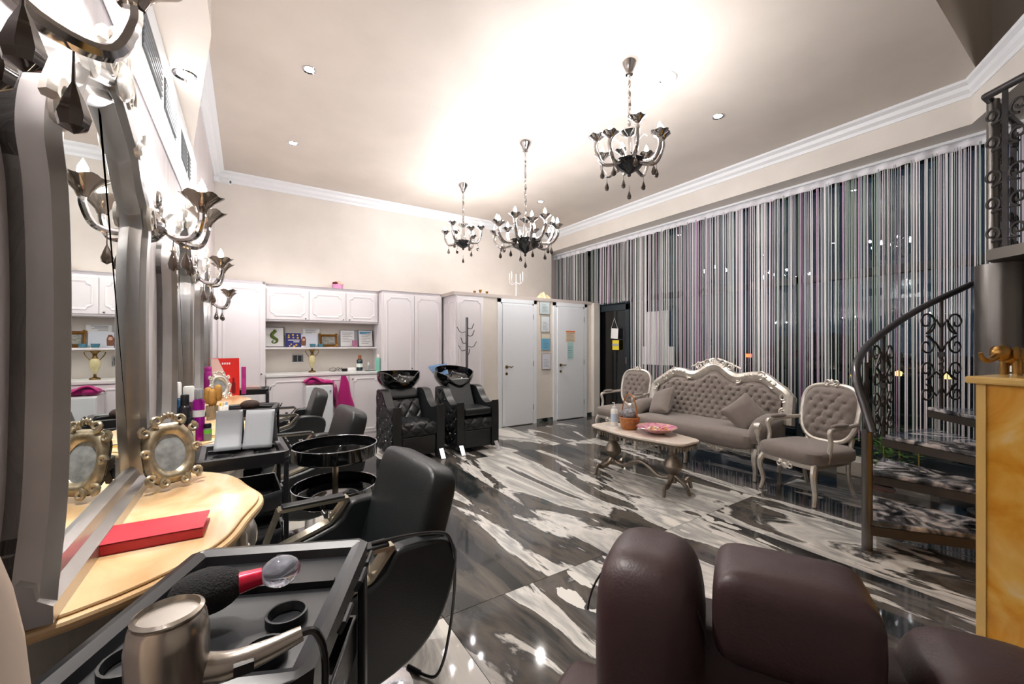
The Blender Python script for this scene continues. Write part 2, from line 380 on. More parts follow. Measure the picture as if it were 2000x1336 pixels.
# ---------------------------------------------------------------- cupboards on the back wall
def cab_door(par, x0, x1, z0, z1, y, knob=None, g=.003):
    """door leaf on plane y (front towards -y) with a routed frame whose corners are notched"""
    o = MB().box(x0 + g, x1 - g, y - .02, y, z0 + g, z1 - g).build('door', cab_white, par, smooth=False, bevel=.003)
    m, n = .055, .05
    a, b, c, d = x0 + m, x1 - m, z0 + m, z1 - m
    path = [(a + n, c), (b - n, c), (b - n * .8, c + n * .55), (b - n * .2, c + n * .8), (b, c + n), (b, d - n), (b - n * .2, d - n * .8), (b - n * .8, d - n * .55), (b - n, d), (a + n, d), (a + n * .8, d - n * .55), (a + n * .2, d - n * .8), (a, d - n), (a, c + n), (a + n * .2, c + n * .8), (a + n * .8, c + n * .55)]
    MB().sweep(path, [(-.012, 0), (-.009, .006), (-.003, .008), (.004, .006), (.012, .002), (.018, 0)], True, T(0, y - .02, 0) @ XZ).build('panel_moulding', cab_white, o, ang=25)
    if knob:
        MB().lathe([(0, .0), (.006, 0), (.006, .012), (.013, .018), (.012, .026), (0, .03)], 10, M=T(knob[0], y - .02, knob[1]) @ RX(R(90))).build('knob', chrome, o)
    return o
def crown_on(par, x0, x1, yf, z=2.178, left=True, right=True, yb=YB):
    p = ([(x1, yb)] if right else []) + [(x1, yf), (x0, yf)] + ([(x0, yb)] if left else [])
    MB().sweep(p[::-1], [(-a, b) for a, b in crown], False, T(0, 0, z)).build('crown_moulding', cab_white, par, ang=25)
def cupboard(label, x0, x1, yf, z0, z1, cols, knobs, crown=True, name='cupboard', left=True, right=True):
    t = thing(name, label, 'cupboard', ((x0 + x1) / 2, yf, 0)); cx = (x0 + x1) / 2
    MB().box(x0 - cx, x1 - cx, 0, YB - yf - .004, z0, z1).build('carcass', cab_white, t, smooth=False)
    for (a, b), k in zip(cols, knobs): cab_door(t, a - cx, b - cx, z0 + .02 if z0 > .5 else .09, z1 - .01, 0, (k[0] - cx, k[1]) if k else None)
    if crown: crown_on(t, x0 - cx, x1 - cx, 0, left=left, right=right, yb=YB - yf - .004)
    return t
cupboard('tall white cupboard in the corner beside the mirrors', XL + .004, .205, 6.2, 0, 2.15, [(-.30, .2)], [(.155, .99)], name='tall_cupboard', left=False)
cupboard('white three-door wall cupboard with flower box on top', .21, 1.69, 6.38, 1.69, 2.14, [(.215, .735), (.735, 1.225), (1.225, 1.685)], [(.69, 1.735), (1.18, 1.735), (1.27, 1.735)], name='wall_cupboard', left=False, right=False)
cupboard('white base cupboard under the worktop with magenta towels', .21, 1.69, 6.17, 0, .94, [(.215, .735), (.735, 1.225), (1.225, 1.685)], [None, None, (1.27, .88)], crown=False, name='base_cupboard')
tag(MB().box(.207, 1.692, 6.14, YB - .004, .94, .975).build('worktop', mat('worktop_white', (226, 228, 226), .25), smooth=False, bevel=.004), 'white worktop between the tall cupboards', 'worktop')
tag(MB().box(.207, 1.692, 6.46, YB - .004, 1.31, 1.333).build('wall_shelf', cab_white, smooth=False), 'white wall shelf holding frames and booklets', 'shelf')
cupboard('tall white two-door cupboard behind the shampoo chairs', 1.695, 2.665, 6.2, 0, 2.15, [(1.72, 2.2), (2.2, 2.66)], [(2.155, 1.0), (2.62, 1.0)], name='tall_cupboard', right=False)
t3 = thing('tall_cupboard', 'tall white cupboard end behind the coat rack', 'cupboard', (2.945, YD, 0))
MB().box(-.245, .245, .002, .9, 0, 2.14).build('carcass', cab_white, t3, smooth=False)
cab_door(t3, -.235, .235, .09, 2.12, 0)
side = MB()
for a, b in ((.03, .22), (.24, .43)):
    side.sweep([(a + .03, .15), (b - .03, .15), (b, .2), (b, 1.98), (b - .03, 2.04), (a + .03, 2.04), (a, 1.98), (a, .2)], [(-.01, 0), (-.005, .007), (.005, .006), (.014, 0)], True, T(-.245, 0, 0) @ Matrix(((0, 0, -1, 0), (1, 0, 0, 0), (0, 1, 0, 0), (0, 0, 0, 1))))
side.build('side_moulding', cab_white, t3, ang=25)

# ---------------------------------------------------------------- glazed front
glass_m = bpy.data.materials.new('window_glass'); glass_m.use_nodes = True
nt = glass_m.node_tree; b_ = nt.nodes['Principled BSDF']; out_ = nt.nodes['Material Output']
gl, tr, mx_, fr_ = nt.nodes.new('ShaderNodeBsdfGlossy'), nt.nodes.new('ShaderNodeBsdfTransparent'), nt.nodes.new('ShaderNodeMixShader'), nt.nodes.new('ShaderNodeFresnel')
gl.inputs['Roughness'].default_value = 0.0; tr.inputs[0].default_value = (.72, .8, .82, 1); fr_.inputs[0].default_value = 1.6
ad_ = nt.nodes.new('ShaderNodeMath'); ad_.operation = 'ADD'; ad_.inputs[1].default_value = .04; nt.links.new(fr_.outputs[0], ad_.inputs[0])
nt.links.new(ad_.outputs[0], mx_.inputs[0]); nt.links.new(tr.outputs[0], mx_.inputs[1]); nt.links.new(gl.outputs[0], mx_.inputs[2]); nt.links.new(mx_.outputs[0], out_.inputs[0])
win = thing('window_1', 'dark framed glazed shop front behind the strand curtain', 'window', (XG, 3, 0), kind='structure')
mb = MB(); ys = [-2.5, -.9, .7, 2.3, 3.9, 4.93, 5.85, 7.0]
for y in ys: mb.box(-.03, .06, y - 3 - .035, y - 3 + .035, .0, 3.31)
mb.box(-.03, .06, -5.5, 4, 3.24, 3.31).box(-.03, .06, -5.5, 4, 2.13, 2.22).box(-.03, .06, -5.5, 1.93, .1, .2).box(-.03, .06, 2.85, 4, .1, .2)
mb.build('window_frame', dark_frame, win, smooth=False)
for a, b in zip(ys[:-1], ys[1:]):
    for z0, z1 in ((.2, 2.13), (2.22, 3.24)):
        if a == 4.93 and z0 < 1: continue
        MB().box(.008, .016, a - 3 + .035, b - 3 - .035, z0, z1).build('pane', glass_m, win, smooth=False)
d3 = thing('door_3', 'dark framed glass entrance door with a hanging note', 'door', (XG, 5.39, 0), kind='structure')
mb = MB(); 
for a, b in ((-.42, -.33), (.33, .42)): mb.box(-.06, .03, a, b, .02, 2.11)
mb.box(-.06, .03, -.42, .42, 2.0, 2.11).box(-.06, .03, -.42, .42, .02, .16)
mb.build('door_frame', dark_frame, d3, smooth=False, bevel=.004)
MB().box(-.02, -.012, -.33, .33, .16, 2.0).build('pane', glass_m, d3, smooth=False)
MB().cyl((-.09, -.375, 1.02), (-.09, -.375, 1.14), .01).bar((-.06, -.375, 1.08), (-.09, -.375, 1.08), .02, .02).build('handle', chrome, d3)
struct('trim_sill', MB().box(5.62, XG + .06, -2.5, 4.9, 0, .1), mat('sill_grey', (150, 148, 140), .5, var=.1), 'grey stone sill below the shop window', 'sill', smooth=False)
struct('trim_rail', MB().box(5.60, 5.70, -.2, 7.0, 3.285, 3.31), white_trim, 'white curtain rail under the beam', 'rail', smooth=False)
# papers on the shop window and notes on the door
for n, (u0, v0, u1, v1), lb in (('paper_sheet', (1263, 606, 1306, 712), 'tall white paper sheet stuck on the shop window'), ('paper_sheet', (1256, 677, 1318, 711), 'wide white paper sheet low on the shop window')):
    dx = 0.0 if 'tall' in lb else .004
    p, q = at_x(u0, v1, XG - .03), at_x(u1, v0, XG - .03)
    tag(MB().box(XG - .034 - dx, XG - .032 - dx, q.y, p.y, p.z, q.z).build(n, paper, smooth=False), lb, 'paper')
sg = thing('hanging_sign', 'small white sign hanging on a string from the glass door', 'sign', (XG - .085, 5.3, 1.5))
MB().box(-.004, .004, -.085, .085, -.02, .17, RX(R(4))).build('board', paper, sg, smooth=False)
MB().tube([(0, -.08, .16), (0, 0, .36), (0, .08, .17)], .003, 6).build('string', paper, sg)
nt_ = thing('sticky_note', 'yellow note with a grey strip stuck on the glass door', 'note', (XG - .072, 5.28, 1.27))
MB().box(-.003, 0, -.08, .08, 0, .18).build('sheet', mat('yellow_note', (236, 214, 60), .6), nt_, smooth=False)
MB().box(-.007, -.004, -.08, .08, .075, .115).build('strip', mat('grey_strip', (170, 172, 180), .6), nt_, smooth=False)

# strand curtain: nobody could count the strands
def curtain():
    mb = MB(); cols = []
    pal = [(226, 220, 226), (206, 196, 206), (176, 190, 184), (150, 158, 164), (190, 150, 184), (238, 234, 236), (156, 178, 156)]
    y = -.1
    while y < 6.98:
        dens = .5 + .5 * math.sin(y * 5.1) * math.sin(y * 1.7 + 1)
        y += random.uniform(.007, .019) + (.022 if random.random() < .06 + .12 * dens else 0)
        zb = .43 + random.uniform(-.05, .05) + (-.12 if random.random() < .04 else 0)
        if 4.88 < y < 5.9: zb = 2.14 + random.uniform(-.02, .02)
        if 5.86 < y < 5.93: continue
        wdt = random.choice([.004, .005, .007, .009, .012]); x = 5.655 + random.uniform(-.012, .012)
        dy = random.uniform(-.012, .012); dx = random.uniform(-.006, .006); tk = .0016
        zt = 3.24
        vs = [(x - tk, y - wdt / 2, zt), (x + tk, y - wdt / 2, zt), (x + tk, y + wdt / 2, zt), (x - tk, y + wdt / 2, zt)]
        vs += [(a + dx, b + dy, zb) for a, b, _ in vs]
        mb.add(vs, [(0, 1, 2, 3), (7, 6, 5, 4), (0, 4, 5, 1), (1, 5, 6, 2), (2, 6, 7, 3), (3, 7, 4, 0)])
        seg = int((y + 3) / .62) % 3
        c = random.choice(pal if seg else pal[:3] + pal[5:6] * 3); cols += [lin(*c)] * 24
    m = mat('strand_fibre', (200, 196, 200), .45)
    nt = m.node_tree; vc = nt.nodes.new('ShaderNodeVertexColor'); vc.layer_name = 'Col'; nt.links.new(vc.outputs[0], nt.nodes['Principled BSDF'].inputs['Base Color'])
    o = mb.build('strand_curtain', m, smooth=False); ca = o.data.color_attributes.new('Col', 'FLOAT_COLOR', 'CORNER')
    for d, c in zip(ca.data, cols): d.color = c
    tag(o, 'silver and lilac strand curtain hanging before the shop window', 'curtain', kind='stuff')
    mb = MB()
    def hd(u, v): yy = -.1 + 7.08 * u; return (5.645 + .012 * math.sin(yy * 42) - .006, yy, 3.285 - .075 * v + .004 * math.sin(yy * 31) * v)
    mb.surf(hd, 400, 3); h = mb.build('header_tape', mat('header_tape', (240, 238, 242), .6, var=.2, vscale=3, stretch=(1, 1, .1)), o, ang=80)
    sol = h.modifiers.new('thick', 'SOLIDIFY'); sol.thickness = .004
curtain()
# ---------------------------------------------------------------- chandeliers, downlights
def flower_cup(mb, c, r, h):
    mb.lathe([(r * .22, 0), (r * .3, h * .25), (r * .55, h * .6), (r * 1.0, h), (r * .93, h * 1.0), (r * .5, h * .66), (r * .2, h * .3)], 30, c, ribs=6, amp=.06, wav=.06)
def drop(mb, c, s=1.0):
    mb.lathe([(0, -.035 * s), (.012 * s, -.028 * s), (.015 * s, -.016 * s), (.009 * s, .004 * s), (.002 * s, .022 * s), (.001 * s, .06 * s)], 8, c)
def bulb(mb, c): mb.lathe([(.009, 0), (.011, .012), (.017, .03), (.015, .048), (.007, .066), (0, .08)], 10, c)
def chandelier(label, loc, zb, rad, n, big=False, rot=.2):
    t = thing('chandelier', label, 'chandelier', loc, rot); zc = 0.0            # origin at the ceiling, z down
    b = zb - ZC
    MB().lathe([(0, 0), (.075, 0), (.07, -.03), (.04, -.07), (.03, -.11), (0, -.11)][::-1], 20).build('canopy', smoke_chrome, t)
    hub = b + .30
    ch = MB(); k = 0; z = -.11
    while z > hub + .22:
        mb_pts = [(.012 * math.cos(a) * (1 if k % 2 else 0), .012 * math.cos(a) * (0 if k % 2 else 1), z - .02 + .022 * math.sin(a)) for a in [i * math.pi / 5 for i in range(10)]]
        ch.tube(mb_pts, .004, 6, closed=True); z -= .032; k += 1
    ch.tube([(.006 * math.cos(i * .9), .006 * math.sin(i * .9), -.1 - i * (-.1 - (hub + .2)) / 40 * 1.0) for i in range(41)], .011, 6)
    ch.build('chain', smoke_chrome, t)
    MB().lathe([(.0, .27), (.012, .26), (.07, .255), (.075, .24), (.03, .21), (.018, .2), (.022, .1), (.034, .06), (.034, 0), (.05, -.02)], 18, (0, 0, hub), ribs=6, amp=.06).build('stem', smoke_chrome, t)
    s = 1.45 if big else 1.0
    MB().lathe([(0, -.125 * s), (.014, -.115 * s), (.012, -.10 * s), (.035, -.085 * s), (.09 * s, -.05 * s), (.125 * s, 0), (.11 * s, .008), (0, .01)], 36, (0, 0, hub), ribs=12, amp=.05).build('bowl', mat('smoked_glass', (70, 72, 74), .08, .7), t)
    d = MB(); drop(d, (0, 0, b + .035), 1.25); d.build('drop', mat('smoky_crystal', (74, 62, 54), .05, .3, coat=1), t)
    for i in range(n):
        a = 2 * math.pi * i / n; up = (i % 2) * .07
        rr = rad - .045 - (.05 if i % 2 and big else 0)
        arm = smooth_path([(.03, 0, hub + .0), (rr * .45, 0, hub - .035 + up * .3), (rr * .8, 0, hub - .05 + up * .6), (rr, 0, hub + .03 + up), (rr, 0, hub + .1 + up)], 5)
        A = MB().tube(arm, .018, 10).build('arm', smoke_chrome, t); A.rotation_euler = (0, 0, a)
        top = hub + .10 + up
        m_ = MB(); flower_cup(m_, (rr, 0, top - .015), .066, .06); m_.build('cup', smoke_chrome, A)
        MB().cyl((rr, 0, top), (rr, 0, top + .045), .01).build('candle', white_trim, A)
        m_ = MB(); bulb(m_, (rr, 0, top + .045)); m_.build('bulb', bulb_m, A)
        m_ = MB(); drop(m_, (rr * .82, 0, hub - .13 + up * .6), 1.35); m_.build('drop', MATS['smoky_crystal'], A)
    if n <= 8:
        for q in range(3):
            a = q * 2.1 + .5
            MB().tube(smooth_path([(.02, 0, hub + .05), (.07, 0, hub + .13), (.13, 0, hub + .17), (.16, 0, hub + .15)], 4), .007, 6, r_end=.003).build('tendril', mat('clear_glass', (225, 228, 228), .05, .5), t).rotation_euler = (0, 0, a)
    return t
chandelier('nearest smoked glass chandelier, hanging over the marble floor near the beam', (2.615, 2.265, ZC), 2.56, .31, 8, rot=.15)
chandelier('largest chandelier with many arms, the middle one of three', (2.66, 3.81, ZC), 2.25, .42, 12, True, rot=.1)
chandelier('farthest small chandelier near the back wall cornice', (2.61, 5.30, ZC), 2.55, .30, 6, rot=.5)

def downlight(label, x, y, z, lit=True):
    t = thing('downlight', label, 'downlight', (x, y, z), group='recessed ceiling spotlights')
    MB().lathe([(.036, -.002), (.052, -.008), (.056, 0), (.036, 0)], 24, cap=False).build('ring', chrome, t)
    MB().lathe([(0, -.001), (.036, -.001)], 20).build('lens', lamp_disc, t)
    l = bpy.data.lights.new('downlight_lamp', 'SPOT'); l.energy = SPOT; l.spot_size = R(120); l.spot_blend = .8; l.shadow_soft_size = .04; l.color = (1, .95, .9)
    lo = bpy.data.objects.new('downlight_lamp', l); C.objects.link(lo); lo.parent = t; lo.location = (0, 0, -.015)
for lb, x, y in (('recessed spotlight nearest the mirror bulkhead', .44, 3.8), ('recessed spotlight above the tall corner cupboard', .444, 5.29), ('recessed spotlight nearest the curtain beam', 4.0, 2.32), ('recessed spotlight in front of the white doors', 3.98, 5.27)):
    downlight(lb, x, y, ZC)
downlight('recessed spotlight under the bulkhead above the mirrors', -.27, 2.72, 2.78)
downlight('recessed spotlight under the bulkhead at the top left corner', -.24, 1.35, 2.78)
for lb, x, y, r in (('round white ceiling speaker beside the nearest chandelier', 3.03, 2.28, .135), ('round white ceiling speaker beside the far chandelier', 2.98, 5.47, .13)):
    t = thing('ceiling_speaker', lb, 'speaker', (x, y, ZC), group='round ceiling speakers')
    MB().lathe([(0, -.014), (r * .86, -.014), (r * .88, -.008), (r * .92, -.012), (r, -.006), (r, 0)], 40).build('grille', white_trim, t)
    MB().box(-.012, .012, -.004, .004, -.017, -.013).build('badge', dark_frame, t, smooth=False)
cs = thing('security_camera', 'small white security camera in the corner under the cornice', 'camera', (XL + .09, YB - .22, 3.5))
MB().box(-.09, -.02, -.03, .03, -.03, .03).build('bracket', white_trim, cs, bevel=.006)
MB().cyl((-.02, 0, .0), (.09, -.05, -.02), .035, seg=16).build('housing', white_trim, cs)
MB().cyl((.088, -.05, -.02), (.094, -.053, -.021), .02, seg=14).build('lens', blk_gloss, cs)

# ventilation strip on the wall under the bulkhead
ac = thing('air_conditioner', 'white linear air conditioning panel with dark grilles above the mirrors', 'air conditioner', (XL + .004, 0, 2.38))
MB().box(0, .03, .2, 3.97, 0, .395).build('panel', white_trim, ac, smooth=False, bevel=.006)
for y0, y1 in ((.62, .9), (1.0, 1.28), (1.42, 1.52), (1.56, 1.86), (2.02, 2.42), (2.5, 2.86), (3.1, 3.36), (3.42, 3.52)):
    g = MB().box(.028, .032, y0, y1, .10, .27).build('grille', dark_frame, ac, smooth=False)
    sl = MB()
    for i in range(6): sl.box(.031, .037, y0, y1, .115 + i * .025, .123 + i * .025)
    sl.build('slats', mat('grille_slat', (110, 114, 118), .5), g, smooth=False)

# ---------------------------------------------------------------- mirrors, sconces, dressers on the left wall
def mirror(label, yc):
    t = thing('wall_mirror', label, 'mirror', (XL, yc, .88), group='silver framed mirrors on the dressers')
    half = [(.46, .0), (.44, .08), (.405, .2), (.39, .36), (.385, .6), (.40, .78), (.43, .88), (.40, .98), (.31, 1.04), (.24, 1.12), (.13, 1.17), (0, 1.22)]
    h = smooth_path([(a, b) for a, b in half], 5)
    path = [(p.x, p.y) for p in h] + [(-p.x, p.y) for p in h[-2::-1]]
    pf = [(0, 0), (0, .055), (.012, .075), (.03, .07), (.04, .052), (.055, .05), (.075, .06), (.09, .045), (.10, .03)]
    MB().sweep(path, pf, False, YZ).build('frame', silver_wall, t, ang=30)
    MB().sweep([(-.46, .0), (.46, .0)], [(0, 0), (0, .075), (.03, .075), (.045, .055), (.07, .05), (.08, .03)], False, YZ).build('bottom_rail', silver_wall, t, ang=30)
    inner = []
    for i, p in enumerate(path):
        q0, q1 = path[max(0, i - 1)], path[min(len(path) - 1, i + 1)]; tx, tz = q1[0] - q0[0], q1[1] - q0[1]; L = math.hypot(tx, tz) or 1
        inner.append((p[0] - tz / L * .09, p[1] + tx / L * .09))
    inner = [(max(-.37, min(.37, a)), max(.06, b)) for a, b in inner]
    MB().prism(inner, .026, .032, YZ).build('glass', mirror_m, t, smooth=False)
    MB().prism(path, .0, .02, YZ).build('backing', mat('mirror_back', (40, 38, 36), .6), t, smooth=False)
    o = MB()                                                     # carved crest, shoulders and foot scrolls
    for s in (-1, 1):
        for c, r, a0, tn in (((.10 * s, 1.21), .06, 0 if s > 0 else math.pi, 1.4 * s), ((.24 * s, 1.13), .05, R(60) if s > 0 else R(120), -1.3 * s), ((.41 * s, .93), .05, 0 if s > 0 else math.pi, 1.4 * s)):
            o.tube([(.07, a, b) for a, b in spiral(c, r, .012, a0, tn)], .014, 6, r_end=.008)
        for k in range(0):
            o.sell((.068, s * (.40 + .012 * k - .004 * k * k), .70 + k * .045), (.010, .010, .024), 1, 1, 8, 6)
    for k in range(7):
        a = R(20 + 140 * k / 6); o.sell((.075, .10 * math.cos(a), 1.2 + .085 * math.sin(a)), (.014, .02, .045), 1, 1, 8, 6)
    o.sell((.08, 0, 1.2), (.02, .045, .05), 1, 1, 10, 8)
    o.build('carving', silver, t, stuff=True)
    return t
mirror('large nearest silver framed mirror above the red notebook', 1.50)
mirror('middle silver framed mirror above the spray bottles', 2.95)
mirror('farthest silver framed mirror beside the tall cupboard', 4.40)

def sconce(label, y, z=1.86):
    t = thing('wall_sconce', label, 'wall lamp', (XL, y, z), group='two-armed glass wall sconces')
    MB().lathe([(0, 0), (.06, 0), (.07, .02), (.06, .05), (.03, .075), (0, .08)], 30, M=RY(R(90)), ribs=10, amp=.05).build('backplate', smoke_chrome, t)
    MB().tube([(.05, a, b) for a, b in spiral((0, .10), .055, .015, R(-90), 1.1)], .012, 8).build('scroll', smoke_chrome, t)
    for s in (-1, 1):
        A = MB().tube(smooth_path([(.06, 0, 0), (.12, .05 * s, -.05), (.18, .10 * s, -.045), (.205, .12 * s, .02), (.205, .12 * s, .06)], 5), .013, 8).build('arm', smoke_chrome, t)
        m_ = MB(); flower_cup(m_, (.205, .12 * s, .05), .075, .07); m_.build('cup', mat('amber_smoke_glass', (150, 138, 126), .08, .75), A)
        MB().cyl((.205, .12 * s, .06), (.205, .12 * s, .11), .011).build('candle', white_trim, A)
        m_ = MB(); bulb(m_, (.205, .12 * s, .11)); m_.build('bulb', bulb_m, A)
        m_ = MB(); drop(m_, (.15, .08 * s, -.14), 1.3); m_.build('drop', MATS['smoky_crystal'], A)
    m_ = MB(); drop(m_, (.1, 0, -.13), 1.5); m_.build('drop', MATS['smoky_crystal'], t)
sconce('wall sconce at the upper left corner above the nearest mirror edge', .76)
sconce('wall sconce between the nearest and the middle mirror', 2.22)
sconce('wall sconce between the middle and the farthest mirror', 3.67)
sconce('wall sconce beyond the farthest mirror beside the tall cupboard', 5.12, 1.80)

def dresser(label, yc):
    t = thing('dresser', label, 'dresser', (XL, yc, 0), group='marble topped silver dressers')
    def outl(k, L=.53, n=40):
        pts = []
        for i in range(n + 1):
            s = -1 + 2 * i / n
            d = .12 * (1 - abs(s) ** 14) + .275 * (1 - abs(s) ** 2.3) + .012 * math.cos(s * math.pi * 3) * (1 - s * s)
            pts.append((max(.002, d * k), s * L))
        return [(0.002, L)] + [(0.002, -L)] + pts[1:-1]
    top = MB().prism(outl(1.0), .848, .872).build('top', cream_marble, t, smooth=False, bevel=.008)
    MB().prism(outl(.965, .515), .872, .88).build('top_inset', cream_marble, top, smooth=False, bevel=.004)
    MB().prism(outl(.88, .49), .66, .848).build('drawer_frieze', silver, t, smooth=False, bevel=.006)
    MB().prism(outl(.84, .47), .20, .66).build('body', silver, t, smooth=False, bevel=.006)
    o = MB()
    for s in (-1, 1):
        for cy, cz, r in ((.10, .76, .06), (.24, .75, .05), (.36, .73, .04), (.2, .56, .07), (.33, .45, .06)):
            sv = cy / .49; d = (.12 * (1 - abs(sv) ** 14) + .275 * (1 - abs(sv) ** 2.3)) * .88
            o.tube([(d + .012, s * a, b) for a, b in spiral((cy, cz), r, .012, R(200), 1.5)], .011, 6, r_end=.007)
            o.ball((d + .015, s * cy, cz), .016)
    o.sell((.36, 0, .76), (.03, .05, .06), 1, 1, 10, 8)
    o.build('carving', silver, t, stuff=True)
    for s in (-1, 1):
        MB().tube(smooth_path([(.16, s * .40, .22), (.2, s * .43, .15), (.17, s * .41, .06), (.2, s * .43, .0)], 4), .03, 8, r_end=.018).build('leg', silver, t)
        MB().tube([(.03, s * .40, .22), (.03, s * .42, 0)], .025, 8, r_end=.016).build('leg', silver, t)
    return t
dresser('nearest marble topped dresser with the red notebook on it', 1.56)
dresser('middle marble topped dresser with the spray bottles on it', 2.98)
dresser('farthest marble topped dresser with the red leaflet stand on it', 4.40)
# ---------------------------------------------------------------- salon chairs (local: faces -x, back at +x)
def salon_chair(label, loc, rz=0.0):
    t = thing('salon_chair', label, 'chair', loc, rz, group='black leather salon chairs')
    prof = [(-.25, .40), (-.27, .50), (-.24, .535), (.0, .60), (.06, .672), (.10, .69), (.24, .68), (.30, .62), (.28, .50), (.22, .38), (.12, .30), (-.05, .26), (-.2, .30)]
    for s in (-1, 1):
        sp = [(p.x, p.y) for p in smooth_path([Vector((a, b)) for a, b in prof], 3, True)]
        MB().prism(sp, -.035, .035, T(0, s * .265, 0) @ XZ).build('side_panel', leather, t, bevel=.014)
        lp = [(-.262, .535), (-.20, .705), (.065, .70), (-.01, .612)]
        m_ = MB()
        for i in range(4):
            a, b = lp[i], lp[(i + 1) % 4]; m_.bar((a[0], s * .265, a[1]), (b[0], s * .265, b[1]), .055, .012, up=(0, 1, 0) if False else (0, 0, 1))
        m_.build('armrest', pale_metal, t, smooth=False)
        MB().bar((-.19, s * .265, .714), (.05, s * .265, .709), .05, .014).build('arm_pad', leather, t, bevel=.004)
        MB().cyl((-.02, s * .265, .63), (-.02, s * .265, .66), .012).cyl((-.03, s * .24, .65), (-.03, s * .29, .65), .008).build('arm_bolt', chrome, t)
    MB().sell((-.03, 0, .44), (.26, .235, .075), .35, .3, 28, 12).build('seat', leather, t)
    # lower shell closing the tub
    def shell(u, v):
        a = R(10 + 150 * u); y = -.24 + .48 * v
        return (.02 + .27 * math.cos(math.pi - a) * -1 if False else .02 - .27 * math.cos(a) * -1, y, .50 - .235 * math.sin(a))
    MB().surf(shell, 14, 4).build('lower_shell', leather_dk, t)
    M = T(.215, 0, .665) @ RY(R(16))
    MB().sell((0, 0, 0), (.062, .265, .25), .28, .25, 32, 16, M).build('backrest', leather, t)
    MB().lathe([(0, 0), (.24, 0), (.24, .012), (.20, .022), (.05, .035), (.035, .05), (.035, .27), (0, .27)], 32).build('base', chrome, t)
    MB().bar((-.38, 0, .14), (-.05, 0, .2), .05, .03).cyl((-.38, -.16, .14), (-.38, .16, .14), .016).build('footrest', chrome, t)
    return t
salon_chair('nearest black salon chair with a cable over its arm', (.325, 1.63, 0), R(4))
salon_chair('middle black salon chair behind the round trolley', (.37, 3.15, 0), R(2))
salon_chair('farthest black salon chair before the white pedestal cabinet', (.36, 4.62, 0), R(-3))

# ---------------------------------------------------------------- drawer trolleys
def trolley(label, loc, rz, w=.37, d=.40, zt=.90, drawers=4):
    t = thing('salon_trolley', label, 'trolley', loc, rz, group='black drawer trolleys')
    x, y = w / 2, d / 2
    tray = MB().box(-x, x, -y, y, zt - .035, zt - .022).build('tray', blk_plastic, t, smooth=False, bevel=.004)
    m_ = MB()
    pth = [(-x, -y), (x, -y), (x, y), (-x, y)]
    m_.sweep([(-x + .02, -y), (x - .02, -y), (x, -y + .02), (x, y - .02), (x - .02, y), (-x + .02, y), (-x, y - .02), (-x, -y + .02)], [(0, -.05), (-.004, 0), (.012, .004), (.03, -.004), (.036, -.024)], True, T(0, 0, zt))
    m_.build('rim', blk_plastic, tray, ang=30)
    m_ = MB().box(-x + .036, x - .036, y * .25, y * .25 + .012, zt - .024, zt - .008).box(-.006, .006, y * .25, y - .03, zt - .024, zt - .008)
    for i in range(3): m_.lathe([(.032, -.02), (.036, -.006), (.04, -.006), (.04, -.022)], 20, (-x + .09 + i * .0, -y + .09, zt), cap=False) if i == 0 else m_.lathe([(.026, -.02), (.03, -.006), (.034, -.006), (.034, -.022)], 20, (x - .09, -y + .08 + .09 * (i - 1), zt), cap=False)
    m_.build('dividers', blk_plastic, tray)
    for a, b in ((-1, -1), (1, -1), (1, 1), (-1, 1)):
        MB().box(a * x - .018 * (a > 0), a * x + .018 * (a < 0), b * y - .03 * (b > 0), b * y + .03 * (b < 0), .09, zt - .04).build('post', blk_plastic, t, smooth=False, bevel=.004)
        MB().lathe([(0, -.03), (.018, -.025), (.03, 0), (.018, .025), (0, .03)], 14, M=T(a * (x - .03), b * (y - .03), .03) @ RX(R(90))).cyl((a * (x - .03), b * (y - .03), .05), (a * (x - .03), b * (y - .03), .09), .01).build('castor', mat('castor_grey', (60, 60, 64), .4), t)
    for k in range(drawers):
        z0 = .14 + k * (zt - .24) / drawers
        dr = MB().box(-x + .022, x - .022, -y + .01, y - .01, z0, z0 + .012).box(-x + .022, -x + .03, -y + .01, y - .01, z0, z0 + .09).box(x - .03, x - .022, -y + .01, y - .01, z0, z0 + .09).box(-x + .022, x - .022, y - .02, y - .01, z0, z0 + .09).build('drawer', blk_plastic, t, smooth=False, bevel=.003)
        def fr(u, v): 
            xx = -x + .022 + (w - .044) * u; return (xx, -y - .0 - .028 * math.sin(math.pi * u) * (.4 + .6 * v), z0 + .10 * v - .012 * math.sin(math.pi * u) * v)
        f_ = MB().surf(fr, 14, 5).build('drawer_front', mat('black_satin_plastic', (38, 40, 44), .25), dr); so = f_.modifiers.new('t', 'SOLIDIFY'); so.thickness = .008
        MB().box(x - .026, x - .008, -.03, .03, z0 + .02, z0 + .07).build('runner', mat('runner_grey', (120, 124, 128), .3, .6), dr, smooth=False)
    m_ = MB()
    for q in (-.09, .03, .1): m_.tube([(x + .012, q, zt - .02), (x + .02, q, zt - .005), (x + .02, q + .05, zt - .005), (x + .012, q + .05, zt - .02)], .005, 6)
    m_.build('tool_clips', blk_plastic, t, stuff=True)
    return t
trolley('nearest black trolley carrying the hair dryer', (-.01, .905, 0), math.atan2(.16, -.35) + math.pi, w=.37, d=.42)
trolley('second black trolley carrying the folded grey cards', (-.015, 2.215, 0), R(2), w=.33, d=.35)
trolley('third black trolley carrying the brown powder brush', (.02, 3.66, 0), R(-8), w=.36, d=.34)
trolley('farthest black trolley with magazines on top', (.02, 5.17, 0), R(-4), w=.36, d=.34)

